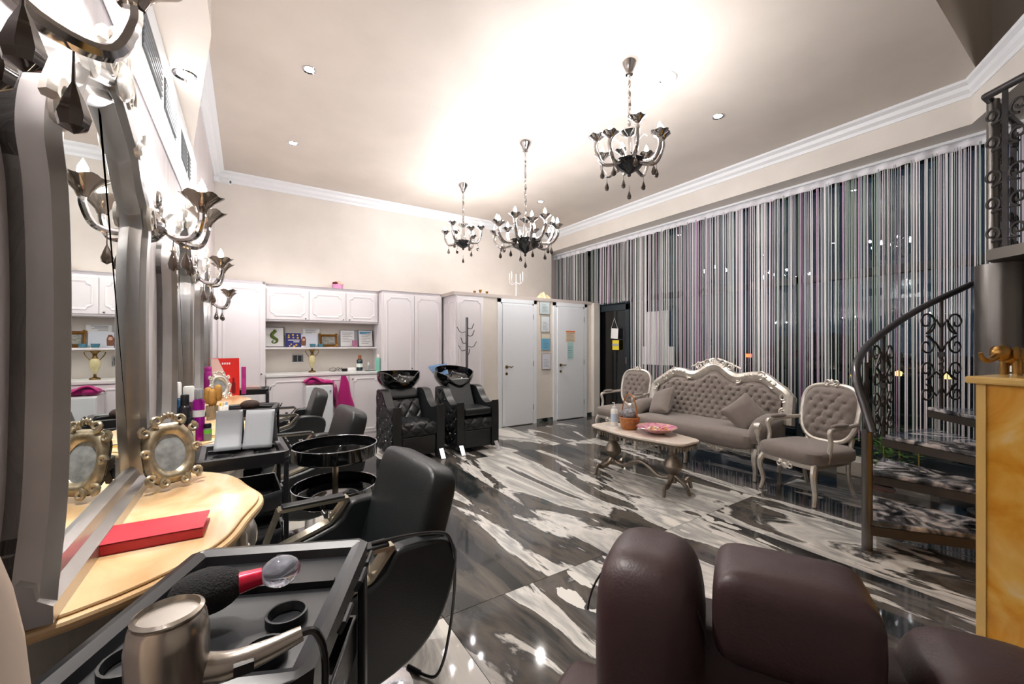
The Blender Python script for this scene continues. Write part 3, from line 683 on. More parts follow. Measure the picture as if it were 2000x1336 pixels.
# ---------------------------------------------------------------- round two-tier trolley
t = thing('round_trolley', 'round black two-tier trolley between the salon chairs', 'trolley', (.415, 2.45, 0))
for z in (.80, .575):
    tr_ = MB().lathe([(0, 0), (.205, 0), (.222, .012), (.224, .075), (.217, .075), (.214, .018), (.2, .012), (0, .012)], 48, (0, 0, z - .06)).build('tray', blk_gloss, t)
    MB().tube([(.2205 * math.cos(a), .2205 * math.sin(a), z + .016) for a in [i * math.pi / 24 for i in range(48)]], .0035, 6, closed=True).build('rim', chrome, tr_)
MB().cyl((0, 0, .06), (0, 0, .745), .016, seg=16).build('pole', pale_metal, t)
b = MB()
for i in range(5):
    a = i * 2 * math.pi / 5; b.bar((0, 0, .075), (.2 * math.cos(a), .2 * math.sin(a), .06), .03, .02)
b.build('base', chrome, t)
for i in range(5):
    a = i * 2 * math.pi / 5; MB().lathe([(0, -.012), (.02, -.012), (.026, 0), (.02, .012), (0, .012)], 12, M=T(.2 * math.cos(a), .2 * math.sin(a), .026) @ RX(R(90))).build('castor', blk_plastic, t)

# ---------------------------------------------------------------- shampoo chairs (local: front towards -y)
def quilt(u, v, nx, ny, depth):
    a, b = u * nx + v * ny, u * nx - v * ny
    g = min(abs(a - round(a)), abs(b - round(b))); return -depth * math.exp(-(g / .09) ** 2) + depth * .5 * (abs(math.sin(math.pi * a)) * abs(math.sin(math.pi * b)))
def shampoo(label, x, y, w, pad=False, tilt=0.0):
    t = thing('shampoo_chair', label, 'shampoo chair', (x, y, 0), 0, group='black shampoo chairs with wash bowls'); h = w / 2
    for s in (-1, 1):
        pr = [(0, .05), (0, .60), (.03, .625), (.1, .61), (.2, .60), (.32, .66), (.43, .77), (.52, .80), (.68, .79), (.72, .70), (.72, .1)]
        pp = [(p.x, p.y) for p in smooth_path([Vector(q) for q in pr], 4)]
        arm = MB().prism(pp, -.05, .05, T(s * (h - .05), 0, 0) @ YZ).build('arm', leather, t, bevel=.018)
        MB().bar((s * (h - .05), -.085, .004), (s * (h - .05), -.006, .11), .055, .006, up=(0, 1, 0)).build('foot', chrome, t, smooth=False)
        if s < 0:
            sd = MB()
            def sidef(u, v):
                yy = .03 + .66 * u; top = .58 if yy < .2 else min(.76, .58 + (yy - .2) * .8)
                return (-h - .006 - quilt(u, v, 3, 4, .010), yy, .08 + (top - .08) * v)
            q_ = sd.surf(sidef, 44, 44).build('quilted_side', leather_dk, arm)
            st = MB()
            for i in range(4):
                for j in range(6):
                    u_, v_ = (i + (.5 if j % 2 else 0)) / 3.0, j / 5.5
                    if u_ <= 1 and v_ < .95:
                        p = sidef(u_, v_); st.ball((p[0] - .004, p[1], p[2]), .007, 6)
            st.build('crystal_studs', mat('crystal', (240, 244, 248), .05, .6), arm, stuff=True)
            MB().cyl((-h - .01, .14, .26), (-h - .05, .1, .26), .006).ball((-h - .055, .095, .26), .012).build('lever', chrome, arm)
    iw = h - .105
    def seatf(u, v): return (-iw + 2 * iw * u, .02 + .46 * v, .43 + .02 * math.sin(math.pi * u) + quilt(u, v, 2.5, 1.5, .012) - .06 * max(0, (.15 - v) / .15) ** 2)
    st_ = MB().box(-iw, iw, .02, .5, .30, .415).build('seat', leather, t, smooth=False, bevel=.02)
    MB().surf(seatf, 40, 30).build('quilted_cushion', leather, st_)
    def frontf(u, v): return (-iw + 2 * iw * u, .015 - .02 * math.sin(math.pi * v) - quilt(u, v, 2.5, .9, .010), .29 + .135 * v)
    MB().surf(frontf, 40, 16).build('quilted_front', leather, st_)
    MB().box(-iw, iw, .015, .06, .06, .285).build('footrest_panel', leather, t, smooth=False, bevel=.015)
    MB().box(-h + .02, h - .02, .06, .70, .05, .30).build('chassis', leather_dk, t, smooth=False)
    M = T(0, .47, .42) @ RX(R(-27))
    bk = MB().box(-iw, iw, .0, .09, 0, .42, M).build('backrest', leather, t, smooth=False, bevel=.025)
    if not pad:
        def bf(u, v): return tuple(M @ Vector((-iw + .02 + (2 * iw - .04) * u, -.012 - quilt(u, v, 2.5, 1.2, .012) - .01 * math.sin(math.pi * v), .0 + .26 * v)))
        MB().surf(bf, 40, 24).build('quilted_panel', leather, bk)
        MB().sell((0, -.0, .345), (iw - .01, .04, .075), .5, .3, 24, 10, M).build('head_pad', leather, bk)
    # wash bowl with a neck notch
    B = T(0, .80, .76) @ RX(R(tilt))
    def bowl(r0, top, ins):
        def fn(u, v):
            a = 2 * math.pi * u; fr_ = max(0, math.cos(a + math.pi / 2)) ** 7        # notch towards the front
            rad = (.15 + .135 * math.sin(min(1, v * 1.3) * math.pi / 2)) - ins
            z = .25 * v ** 1.1 + ins * (1 - v) - fr_ * .17 * v ** 3
            return tuple(B @ Vector((rad * 1.0 * math.cos(a), rad * .92 * math.sin(a), z)))
        return fn
    m_ = MB().surf(bowl(0, 0, 0), 64, 14, True); m_.surf(bowl(0, 0, .014), 64, 14, True)
    f0, f1 = bowl(0, 0, 0), bowl(0, 0, .014)
    m_.surf(lambda u, v: tuple(Vector(f0(u, 1)) * (1 - v) + Vector(f1(u, 1)) * v), 64, 2, True)
    m_.lathe([(0, .0), (.15, .0), (.15, .006), (0, .006)], 24, M=B)
    bo = m_.build('wash_bowl', blk_gloss, t)
    MB().cyl((0, .80, .28), (0, .80, .77), .07, seg=20).build('bowl_column', blk_plastic, t)
    MB().tube([tuple(B @ Vector(p)) for p in ((.04, .16, .12), (.03, .1, .2), (.02, .02, .2))], .012, 8).build('tap', chrome, bo)
    return t
shampoo('left black shampoo chair with quilted studded side', 1.71, 4.62, .63)
shampoo('right black shampoo chair beside the white door', 2.485, 4.60, .60, pad=True, tilt=14)
bc = thing('booster_pad', 'black folded booster pad on the right shampoo chair', 'cushion', (2.485, 4.60, 0))
MB().box(-.19, .19, .0, .40, .468, .555).build('seat_pad', leather, bc, smooth=False, bevel=.02)
MB().box(-.17, .17, -.07, .0, .02, .46, T(0, .45, .46) @ RX(R(-27))).build('back_pad', leather, bc, smooth=False, bevel=.02)
def towel_in_bowl():
    mb = MB()
    def fn(u, v):
        a = R(75 + 75 * u); r = .30 - .10 * v; return (2.44 + r * 1.0 * math.cos(a) * 1.0, 5.41 + r * .9 * math.sin(a) - .05 * v, 1.055 - .16 * v + .012 * math.sin(u * 14) * v + .03 * (1 - u))
    mb.surf(fn, 24, 10); o = mb.build('wash_towel', mat('blue_towel', (104, 140, 180), .9, var=.25, vscale=30, bump=.3, bscale=90)); o.modifiers.new('t', 'SOLIDIFY').thickness = .008
    tag(o, 'blue towel lying in the right wash bowl', 'towel')
towel_in_bowl()

# white pedestal cabinet and magenta towels
t = thing('pedestal_cabinet', 'slim white pedestal cabinet under the magenta towel', 'cabinet', (.80, 5.98, 0))
MB().box(-.165, .165, -.13, .13, .0, .84).build('body', cab_white, t, smooth=False, bevel=.004)
dd = MB().box(-.16, .16, -.148, -.132, .05, .825).build('door', mat('pedestal_door', (226, 232, 236), .3), t, smooth=False, bevel=.003)
MB().ball((.125, -.158, .76), .014, 10).build('knob', chrome, dd)
def drape():
    mb = MB()
    def fn(u, v):
        x = .62 + .37 * u; z = .856 + .085 * math.exp(-((u - .3) / .3) ** 2) * (1 - v * .3) + .012 * math.sin(9 * u + 5 * v)
        if u > .93: z -= (u - .93) * 3.2
        return (x + .01 * math.sin(v * 7), 5.835 + .26 * v + .012 * math.sin(u * 11), z)
    mb.surf(fn, 40, 14)
    for cx, cy, cz, a, b, c in ((.70, 5.93, .885, .085, .09, .045), (.80, 5.95, .88, .09, .1, .04), (.74, 5.97, .91, .07, .07, .035), (.90, 5.94, .872, .07, .1, .03)): mb.sell((cx, cy, cz), (a, b, c), 1, .9, 20, 10)
    def hang(u, v): return (.985 + .014 * math.sin(u * 9 + v * 3) + .035 * v, 5.83 + .26 * u, .84 - .36 * v - .04 * math.sin(u * 5))
    mb.surf(hang, 20, 14)
    o = mb.build('draped_towel', magenta, ang=80); o.modifiers.new('t', 'SOLIDIFY').thickness = .012
    tag(o, 'magenta towel draped over the white pedestal cabinet', 'towel')
    mb = MB()
    def hg(u, v):
        wd = .03 + .11 * v ** .8 - .05 * max(0, v - .75) * 2; a = 2 * math.pi * u
        return (1.14 + wd * math.cos(a) + .03 * v + .008 * math.sin(v * 9), 6.105 + (.02 + .02 * v) * math.sin(a) + .008 * math.sin(3 * a), .93 - .58 * v + .05 * math.cos(a) * v)
    mb.surf(hg, 24, 18, True)
    tag(mb.build('hanging_towel', magenta, ang=80), 'magenta towel hanging in folds from the base cupboard', 'towel')
drape()

# ---------------------------------------------------------------- tufted seating
def tuft(px, py, bx, by, depth):
    """px,py in metres; diamond grid of buttons with pitch bx,by"""
    r = round(py / by); best = 9; 
    for k in (r - 1, r, r + 1):
        off = .5 * bx if k % 2 else 0; c = round((px - off) / bx) * bx + off
        best = min(best, math.hypot((px - c) / bx, (py - k * by) / by))
    a, b = px / bx + py / (2 * by), px / bx - py / (2 * by)
    g = min(abs(a - round(a)), abs(b - round(b)))
    return depth * (.9 - math.exp(-(best / .22) ** 2) - .35 * math.exp(-(g / .10) ** 2))
def sofa():
    t = thing('sofa', 'taupe tufted sofa with carved silver frame', 'sofa', (4.30, 2.86, 0), 0)       # local: faces -x, length along y
    L = .80
    top = lambda s: .985 + .15 * math.exp(-(s / .21) ** 2) + .05 * math.exp(-((abs(s) - .62) / .2) ** 2) - (.12 * max(0, abs(s) - .72) / .28 if abs(s) > .72 else 0)
    M = T(.44, 0, .40) @ RY(R(12))
    def back(u, v):
        y = -L + 2 * L * u; h = (top(2 * u - 1) - .46) * v; e = min(1, min(u, 1 - u) * 14, (1 - v) * 6 + .15)
        return tuple(M @ Vector((-.045 * e - tuft(y, h, .098, .062, .022) * (1 if .12 < v < .9 else .3), y * .97, h)))
    m_ = MB().surf(back, 130, 56); bk = m_.build('backrest', grey_vel, t)
    MB().surf(lambda u, v: tuple(M @ Vector((.06, -L + 2 * L * u, -.1 + (top(2 * u - 1) - .38) * v))), 40, 6).build('back_panel', grey_vel, t)
    # frame along the top
    pts = [(-L - .01, .12)] + [(-L + 2 * L * i / 48, top(-1 + 2 * i / 48) - .46) for i in range(49)] + [(L + .01, .12)]
    F_ = MB().sweep(pts[::-1], [(-.09, -.03), (-.105, .0), (-.09, .04), (-.05, .058), (-.02, .05), (.012, .02), (.012, -.05), (-.09, -.06)], False, M @ Matrix(((0, 0, -1, 0), (1, 0, 0, 0), (0, 1, 0, 0), (0, 0, 0, 1)))).build('back_frame', silver, t, ang=30)
    cv = MB()
    def sc(y, z, r, a0, tn, tk=.014): cv.tube([tuple(M @ Vector((-.04, a, b))) for a, b in spiral((y, z), r, .012, a0, tn)], tk, 6, r_end=.007)
    zc = top(0) - .46
    for s in (-1, 1):
        sc(.09 * s, zc + .07, .055, R(-90), 1.5 * s); sc(.20 * s, zc + .03, .045, R(90), -1.4 * s); sc(.31 * s, top(.39) - .44, .04, R(-60), 1.3 * s)
        sc(.55 * s, top(.69) - .40, .05, R(-90), 1.5 * s); sc(.68 * s, top(.85) - .42, .045, R(90), -1.4 * s); sc(.80 * s, .40, .05, R(-90), 1.4 * s); sc(.81 * s, .25, .04, R(90), 1.4 * s)
        cv.tube([tuple(M @ Vector((-.02, s * (.02 + .30 * k / 10), zc + .13 - .11 * (k / 10) ** 1.2))) for k in range(11)], .017, 6, r_end=.01)
        for k in range(7): cv.sell(tuple(M @ Vector((-.05, s * (.40 + .05 * k), top(.5 + .06 * k) - .405))), (.015, .028, .018), 1, 1, 8, 6)
    for k in range(9):
        a = R(10 + 160 * k / 8); cv.tube([tuple(M @ Vector((-.05, .015 * math.cos(a), zc + .055 + .01 * math.sin(a)))), tuple(M @ Vector((-.045, .06 * math.cos(a), zc + .055 + .06 * math.sin(a))))], .006, 6, r_end=.012)
    cv.build('crest_carving', silver, F_, stuff=True)
    MB().sell((.20, 0, .385), (.33, .77, .105), .45, .2, 60, 12).build('seat', grey_vel, t)
    MB().box(-.02, .5, -.74, .74, .27, .33).build('seat_rail', silver, t, smooth=False, bevel=.01)
    ap = MB()
    for yc in (-.36, .36):
        n = 20
        low = [(yc - .36 + .72 * i / n, .29 - .07 * math.exp(-(((i / n) - .5) / .17) ** 2) - .012 * math.cos(i / n * 4 * math.pi)) for i in range(n + 1)]
        ap.prism(low + [(yc + .36, .335), (yc - .36, .335)], -.015, .018, T(-.02, 0, 0) @ Matrix(((0, 0, -1, 0), (1, 0, 0, 0), (0, 1, 0, 0), (0, 0, 0, 1))))
    apo = ap.build('apron', silver, t, smooth=False, bevel=.005); apo['kind'] = 'stuff'
    c2 = MB()
    for yc in (-.36, .36):
        for s in (-1, 1):
            c2.tube([(-.045, a, b) for a, b in spiral((yc + .07 * s, .275), .036, .01, R(90), 1.4 * s)], .009, 6, r_end=.006)
            c2.tube([(-.043, a, b) for a, b in spiral((yc + .18 * s, .295), .03, .008, R(-90), 1.3 * s)], .008, 6, r_end=.005)
        for k in range(7):
            a = R(180 + 180 * k / 6); c2.tube([(-.045, yc, .285), (-.045, yc + .045 * math.cos(a), .285 + .05 * math.sin(a))], .005, 6, r_end=.010)
    c2.build('apron_carving', silver, apo, stuff=True)
    for s in (-1, 1):
        am = MB().tube(smooth_path([(.46, s * .75, .56), (.28, s * .77, .565), (.1, s * .78, .545), (.0, s * .77, .48), (-.01, s * .76, .38)], 6), .085, 16, rf=lambda k: .07 + .02 * math.sin(math.pi * min(1, k * 1.1))).build('arm', grey_vel, t)
        MB().box(.0, .48, s * .80 - .03, s * .80 + .03, .30, .53).build('arm_side', grey_vel, am, smooth=False, bevel=.02)
        MB().tube(smooth_path([(-.05, s * .80, .56), (-.055, s * .80, .48), (-.03, s * .80, .36), (-.03, s * .79, .27)], 5), .028, 8).lathe([(0, -.03), (.035, -.025), (.04, 0), (.035, .025), (0, .03)], 16, M=T(-.05, s * .80, .56) @ RX(R(90))).build('arm_post', silver, am)
    for y, x in ((-.77, -.03), (0, -.03), (.72, -.03), (-.76, .5), (.76, .5)):
        MB().tube(smooth_path([(x, y, .32), (x - .025, y, .22), (x - .005, y, .1), (x - .02, y, .0)], 4), .034, 8, r_end=.02).build('leg', silver, t)
    return t
sofa()
def pillow(label, M, s=(.2, .2, .07)):
    o = MB()
    def fn(u, v):
        a, b = 2 * u - 1, 2 * v - 1; return (s[0] * a * (1 - .08 * (1 - b * b) * abs(a)), s[1] * b * (1 - .08 * (1 - a * a) * abs(b)), s[2] * ((1 - a ** 4) * (1 - b ** 4)) ** .5)
    o.surf(fn, 22, 22); o.surf(lambda u, v: (fn(u, v)[0], fn(u, v)[1], -fn(u, v)[2]), 22, 22)
    q = o.build('cushion', grey_vel, ang=80); q.matrix_world = M; tag(q, label, 'cushion', group='taupe cushions on the sofa')
pillow('taupe square cushion leaning at the far arm of the sofa', T(4.52, 3.38, .62) @ RZ(R(-25)) @ RY(R(-62)) @ RZ(R(20)), (.19, .19, .075))
pillow('taupe square cushion leaning at the near arm of the sofa', T(4.50, 2.31, .62) @ RZ(R(35)) @ RY(R(-68)) @ RZ(R(40)), (.18, .18, .075))

def armchair(label, loc, rz):
    t = thing('armchair', label, 'armchair', loc, rz, group='tufted silver armchairs')              # local: faces -x
    M = T(.24, 0, .46) @ RY(R(12))
    oval = lambda a: ((.235 + .02 * math.sin(a)) * math.copysign(abs(math.cos(a)) ** .6, math.cos(a)), .27 + .25 * math.copysign(abs(math.sin(a)) ** .72, math.sin(a)))
    def back(u, v):
        a = 2 * math.pi * u; y, z = oval(a); y, z = y * v, .27 + (z - .27) * v
        return tuple(M @ Vector((-.02 - .03 * (1 - v ** 6) - tuft(y, z - .02, .10, .07, .02) * (1 - v ** 8), y, z)))
    MB().surf(back, 72, 22, True).build('backrest', grey_vel, t)
    MB().surf(lambda u, v: tuple(M @ Vector((.025 * (1 - v ** 4) + .0, oval(2 * math.pi * u)[0] * v, .27 + (oval(2 * math.pi * u)[1] - .27) * v))), 48, 6, True).build('back_panel', grey_vel, t)
    fr_ = MB().tube([tuple(M @ Vector((-.01, oval(2 * math.pi * i / 60)[0] * 1.06, .27 + (oval(2 * math.pi * i / 60)[1] - .27) * 1.06))) for i in range(60)], .022, 8, closed=True).build('back_frame', silver, t)
    c_ = MB()
    for s in (-1, 1): c_.tube([tuple(M @ Vector((-.03, a, b))) for a, b in spiral((.035 * s, .555), .03, .008, R(-90), 1.3 * s)], .008, 6)
    c_.sell(tuple(M @ Vector((-.03, 0, .565))), (.012, .02, .028), 1, 1, 8, 6); c_.build('crest', silver, fr_, stuff=True)
    MB().sell((-.02, 0, .40), (.29, .29, .075), .45, .35, 40, 12).build('seat', grey_vel, t)
    MB().prism([(-.27, -.26), (-.29, 0), (-.27, .26), (.22, .22), (.22, -.22)], .30, .36).build('seat_rail', silver, t, smooth=False, bevel=.012)
    cr = MB()
    for s in (-1, 1): cr.tube([(-.29, a, b) for a, b in spiral((.05 * s, .30), .03, .008, R(90), 1.3 * s)], .008, 6)
    cr.sell((-.29, 0, .29), (.012, .03, .03), 1, 1, 8, 6); cr.build('apron_carving', silver, t, stuff=True)
    for s in (-1, 1):
        a = MB().tube(smooth_path([(.25, s * .255, .66), (.1, s * .275, .655), (-.08, s * .285, .645), (-.14, s * .285, .625), (-.12, s * .28, .52), (-.15, s * .27, .36)], 6), .019, 8).build('arm', silver, t)
        MB().sell((.0, s * .278, .672), (.10, .026, .02), .8, .8, 14, 8).build('arm_pad', grey_vel, a)
        MB().tube(smooth_path([(-.25, s * .235, .33), (-.285, s * .25, .25), (-.25, s * .24, .1), (-.275, s * .25, .0)], 4), .03, 8, r_end=.017).build('leg', silver, t)
        MB().tube(smooth_path([(.30, s * .19, .52), (.235, s * .2, .34), (.24, s * .2, .16), (.30, s * .21, .0)], 4), .022, 8, r_end=.016).build('leg', silver, t)
    return t
armchair('tufted silver armchair beside the stairs', (4.32, 1.66, 0), R(-14))
armchair('tufted silver armchair beside the glass door', (4.60, 4.10, 0), R(2))

def coffee_table():
    t = thing('coffee_table', 'oval pale marble coffee table on pewter pedestals', 'coffee table', (3.335, 2.74, 0), R(2)); hx, hy = .235, .575
    ol = []
    for i in range(72):
        a = 2 * math.pi * i / 72; k = 1 + .035 * math.cos(6 * a)
        ol.append((hx * math.copysign(abs(math.cos(a)) ** .7, math.cos(a)) * k, hy * math.copysign(abs(math.sin(a)) ** .85, math.sin(a)) * k))
    MB().prism(ol, .468, .492).build('top', white_marble, t, smooth=False, bevel=.008)
    MB().prism([(a * .95, b * .965) for a, b in ol], .445, .468).build('frieze', pewter, t, smooth=False)
    fg = MB()
    for i in range(0, 72):
        a, b = ol[i]; fg.tube([(a * .95, b * .965, .45), (a * .955, b * .97, .425), (a * .94, b * .955, .412)], .010, 6, r_end=.005)
    fg.build('filigree', pewter, t, stuff=True)
    for s in (-1, 1):
        MB().lathe([(.035, .08), (.045, .12), (.03, .15), (.07, .19), (.088, .235), (.07, .285), (.036, .33), (.045, .345), (.036, .37), (.05, .43), (.09, .45)], 20, (0, s * .36, 0)).build('pedestal', pewter, t)
        for q in (-1, 1):
            MB().tube(smooth_path([(0, s * .36, .17), (q * .06, s * .37, .10), (q * .14, s * .39, .065), (q * .19, s * .40, .09), (q * .205, s * .41, .03), (q * .22, s * .41, .0)], 4), .024, 8, r_end=.016).build('foot', pewter, t)
        MB().tube(smooth_path([(0, s * .36, .16), (0, s * .43, .12), (0, s * .5, .07), (0, s * .53, .0)], 4), .022, 8, r_end=.016).build('foot', pewter, t)
    MB().tube(smooth_path([(0, -.36, .13), (0, -.22, .10), (0, -.1, .16), (0, 0, .19), (0, .1, .16), (0, .22, .10), (0, .36, .13)], 5), .02, 8).build('stretcher', pewter, t)
    return t
coffee_table()
# ---------------------------------------------------------------- stairs, landing, column
CI = Vector((4.15, 0.0, 0))
Lk = [(3.46, .97), (4.03, 1.13), (4.55, 1.2), (5.25, 1.06), (5.55, .55)]
st = thing('staircase', 'winding staircase with marble treads and wrought iron railing', 'staircase', (3.5, 1.0, 0))
off = Vector((3.5, 1.0, 0))
for k in range(4):
    a, b = Vector(Lk[k]), Vector(Lk[k + 1]); c = Vector((CI.x, CI.y))
    b2 = b + (b - a) * .1
    z = .20 * (k + 1); ia, ib = c + (a - c) * .16, c + (b2 - c) * .16
    poly = [(p.x - off.x, p.y - off.y) for p in (ia, ib, b2, a)]
    tr_ = MB().prism(poly, z - .035, z).build('tread', tread_marble, st, smooth=False, bevel=.01)
    MB().prism([(p[0] * .995, p[1] * .995) for p in poly], z - .095, z - .035).build('tread_frame', mat('stair_steel', (84, 78, 72), .4, .7), tr_, smooth=False)
MB().tube([(-.02, -.01, 0), (-.02, -.01, .80)], .03, 14).build('newel_post', steel_col, st)
rail_pts = smooth_path([(3.46, .955, .79), (3.50, 1.0, .92), (3.57, 1.07, 1.12), (3.75, 1.12, 1.25), (4.2, 1.15, 1.41), (4.8, 1.02, 1.67), (5.3, .75, 1.92)], 6)
MB().tube([tuple(Vector(p) - off) for p in rail_pts], .026, 12).build('handrail', mat('iron_rail', (92, 90, 92), .3, .8), st)
def railing_panel(par, p0, p1, zb, zt, n=2):
    """posts at p0..p1 with C-scrolls between; p are xy, zb/zt heights at the ends"""
    p0, p1 = Vector(p0), Vector(p1); d = (p1 - p0); Ln = d.length; d.normalize()
    W = lambda a, z, s=0: (p0.x + d.x * a - off.x, p0.y + d.y * a - off.y, z)
    pm = Ln / 2
    post = MB().tube([W(pm, zb + .0), W(pm, zt)], .013, 8).build('baluster', iron, par)
    tw = MB().tube([(W(pm, z)[0] + .008 * math.cos(i * 1.3), W(pm, z)[1] + .008 * math.sin(i * 1.3), z) for i, z in enumerate([zb + .25 + j * .012 for j in range(26)])], .011, 6).build('twist', iron, post)
    hgt = zt - zb
    sc = MB()
    for s in (-1, 1):
        for zc, r, a0, tn in ((.80, .10, R(-90), -1.25 * s), (.58, .085, R(90), 1.25 * s), (.36, .085, R(-90), -1.25 * s), (.14, .08, R(90), 1.25 * s)):
            z0 = zb + hgt * zc; cx = pm + s * min(.15, Ln * .3)
            pts = [W(a, z) for a, z in spiral((cx, z0), r, .018, a0 if s > 0 else a0, tn, 26)]
            sc.tube(pts, .008, 6)
            sc.tube([W(pm, z0 - .06 * (1 if zc > .3 else -1)), W(pm + s * .05, z0 + (.02 if zc > .5 else -.02)), pts[0]], .008, 6)
    o = sc.build('scrollwork', iron, post, stuff=True)
    MB().box(-.02, .02, -.02, .02, -.02, .02, T(*W(pm, zb + hgt * .5))).build('collar', iron, post, smooth=False)
railing_panel(st, (3.52, 1.02), (4.05, 1.14), .22, 1.24)
railing_panel(st, (4.05, 1.14), (4.62, 1.12), .62, 1.46)
railing_panel(st, (4.75, 1.05), (5.28, .80), .82, 1.75)
cl = thing('steel_column', 'thick brushed steel column under the stair landing', 'column', (4.97, .59, 0))
MB().cyl((0, 0, 0), (0, 0, 2.0), .14, seg=40).build('shaft', steel_col, cl)
MB().lathe([(.14, .0), (.18, .0), (.18, .02), (.14, .03)], 32, cap=False).build('base_ring', steel_col, cl)
ld = thing('stair_landing', 'iron stair landing with scroll railing at the upper right', 'landing', (4.70, .63, 2.0))
MB().prism([(0, 0), (.88, -.07), (.88, -1.4), (-.9, -1.4), (-.25, -.33)], .004, .085).build('platform', mat('landing_steel', (96, 92, 86), .4, .7), ld, smooth=False)
lz = 1.25
MB().tube([(-.55, -.8, lz), (0, 0, lz), (.86, -.07, lz)], .028, 10).build('handrail', MATS['iron_rail'], ld)
MB().tube([(.12, -.02, .085), (.12, -.02, lz)], .035, 12).build('post', steel_col, ld)
off = Vector((4.70, .63, 0))
def landing_panel(p0, p1):
    p0, p1 = Vector(p0), Vector(p1); d = (p1 - p0).normalized(); W = lambda a, z: (p0.x + d.x * a, p0.y + d.y * a, z); pm = (p1 - p0).length / 2
    post = MB().box(-.014, .014, -.014, .014, .085, lz, T(p0.x + d.x * pm, p0.y + d.y * pm, 0)).build('baluster', iron, ld, smooth=False)
    sc = MB()
    for s in (-1, 1):
        for z0, r in ((1.08, .06), (.88, .06), (.62, .07), (.42, .06), (.2, .06)):
            cx = pm + s * .085; pts = [W(a, z) for a, z in spiral((cx, z0), r, .014, R(-90), -1.3 * s, 24)]
            sc.tube(pts, .009, 6); sc.tube([W(pm, z0 - .05), pts[0]], .009, 6)
    sc.build('scrollwork', iron, post, stuff=True)
landing_panel((-.13, -.2), (.01, .0)); landing_panel((-.5, -.75), (-.3, -.45)); landing_panel((.2, -.02), (.6, -.05)); landing_panel((.55, -.05), (.85, -.07))

# ---------------------------------------------------------------- reception counter
rc = thing('reception_counter', 'yellow onyx reception counter at the right edge', 'counter', (2.33, .33, 0), 0)
d_ = (ray(2000, 700).xy - ray(1912, 700).xy).normalized()
a0 = math.atan2(-.28, .96)
MB().box(0, 1.6, -.5, 0, 0, 1.222, RZ(R(-12))).build('body', onyx, rc, smooth=False)
MB().box(-.03, 1.64, -.55, .03, 1.222, 1.25, RZ(R(-12))).build('top', onyx_top, rc, smooth=False, bevel=.008)
MB().box(-.006, .03, -.02, .006, 0, 1.222, RZ(R(-12))).build('corner_strip', onyx_top, rc, smooth=False)

# ---------------------------------------------------------------- brown leather chair in the foreground (faces -x)
bc = thing('leather_chair', 'dark brown leather winged chair in the foreground', 'chair', (.85, .33, 0), R(28))
MB().sell((.03, 0, .52), (.09, .36, .30), .4, .35, 36, 18).build('back_shell', brown_l, bc)
w1 = MB().sell((-.035, .262, .765), (.125, .10, .205), .55, .6, 32, 18, T(0, 0, 0)).build('wing', brown_l, bc)
MB().tube([(-.10, .265 + .113 * math.cos(a), .80 + .16 * math.sin(a)) for a in [R(10 + 160 * i / 20) for i in range(21)]], .002, 6).build('seam', mat('seam_brown', (44, 32, 32), .6), w1)
MB().sell((.0, -.245, .70), (.115, .115, .19), .5, .55, 32, 18).build('wing', brown_l, bc)
MB().sell((-.02, .027, .885), (.085, .122, .088), .45, .22, 36, 16).build('headrest', brown_l, bc)
MB().sell((-.28, 0, .42), (.30, .27, .09), .4, .35, 32, 12).build('seat', brown_l, bc)
for s in (-1, 1):
    am = MB().sell((-.12, s * .44, .47), (.30, .075, .05), .4, .4, 28, 12).build('armrest', brown_l, bc)
    MB().box(-.43, .19, s * .44 - .08, s * .44 + .08, .40, .43).build('wood_trim', mat('reddish_wood', (120, 60, 36), .25, coat=.5), am, bevel=.006)
for s in (-1, 1): MB().box(-.30, .10, s * .40 - .03, s * .40 + .03, .30, .41).build('arm_support', brown_l, bc, smooth=False)
MB().lathe([(0, 0), (.27, 0), (.27, .015), (.06, .04), (.045, .08), (.045, .34), (0, .34)], 32, (-.2, 0, 0)).build('base', chrome, bc)
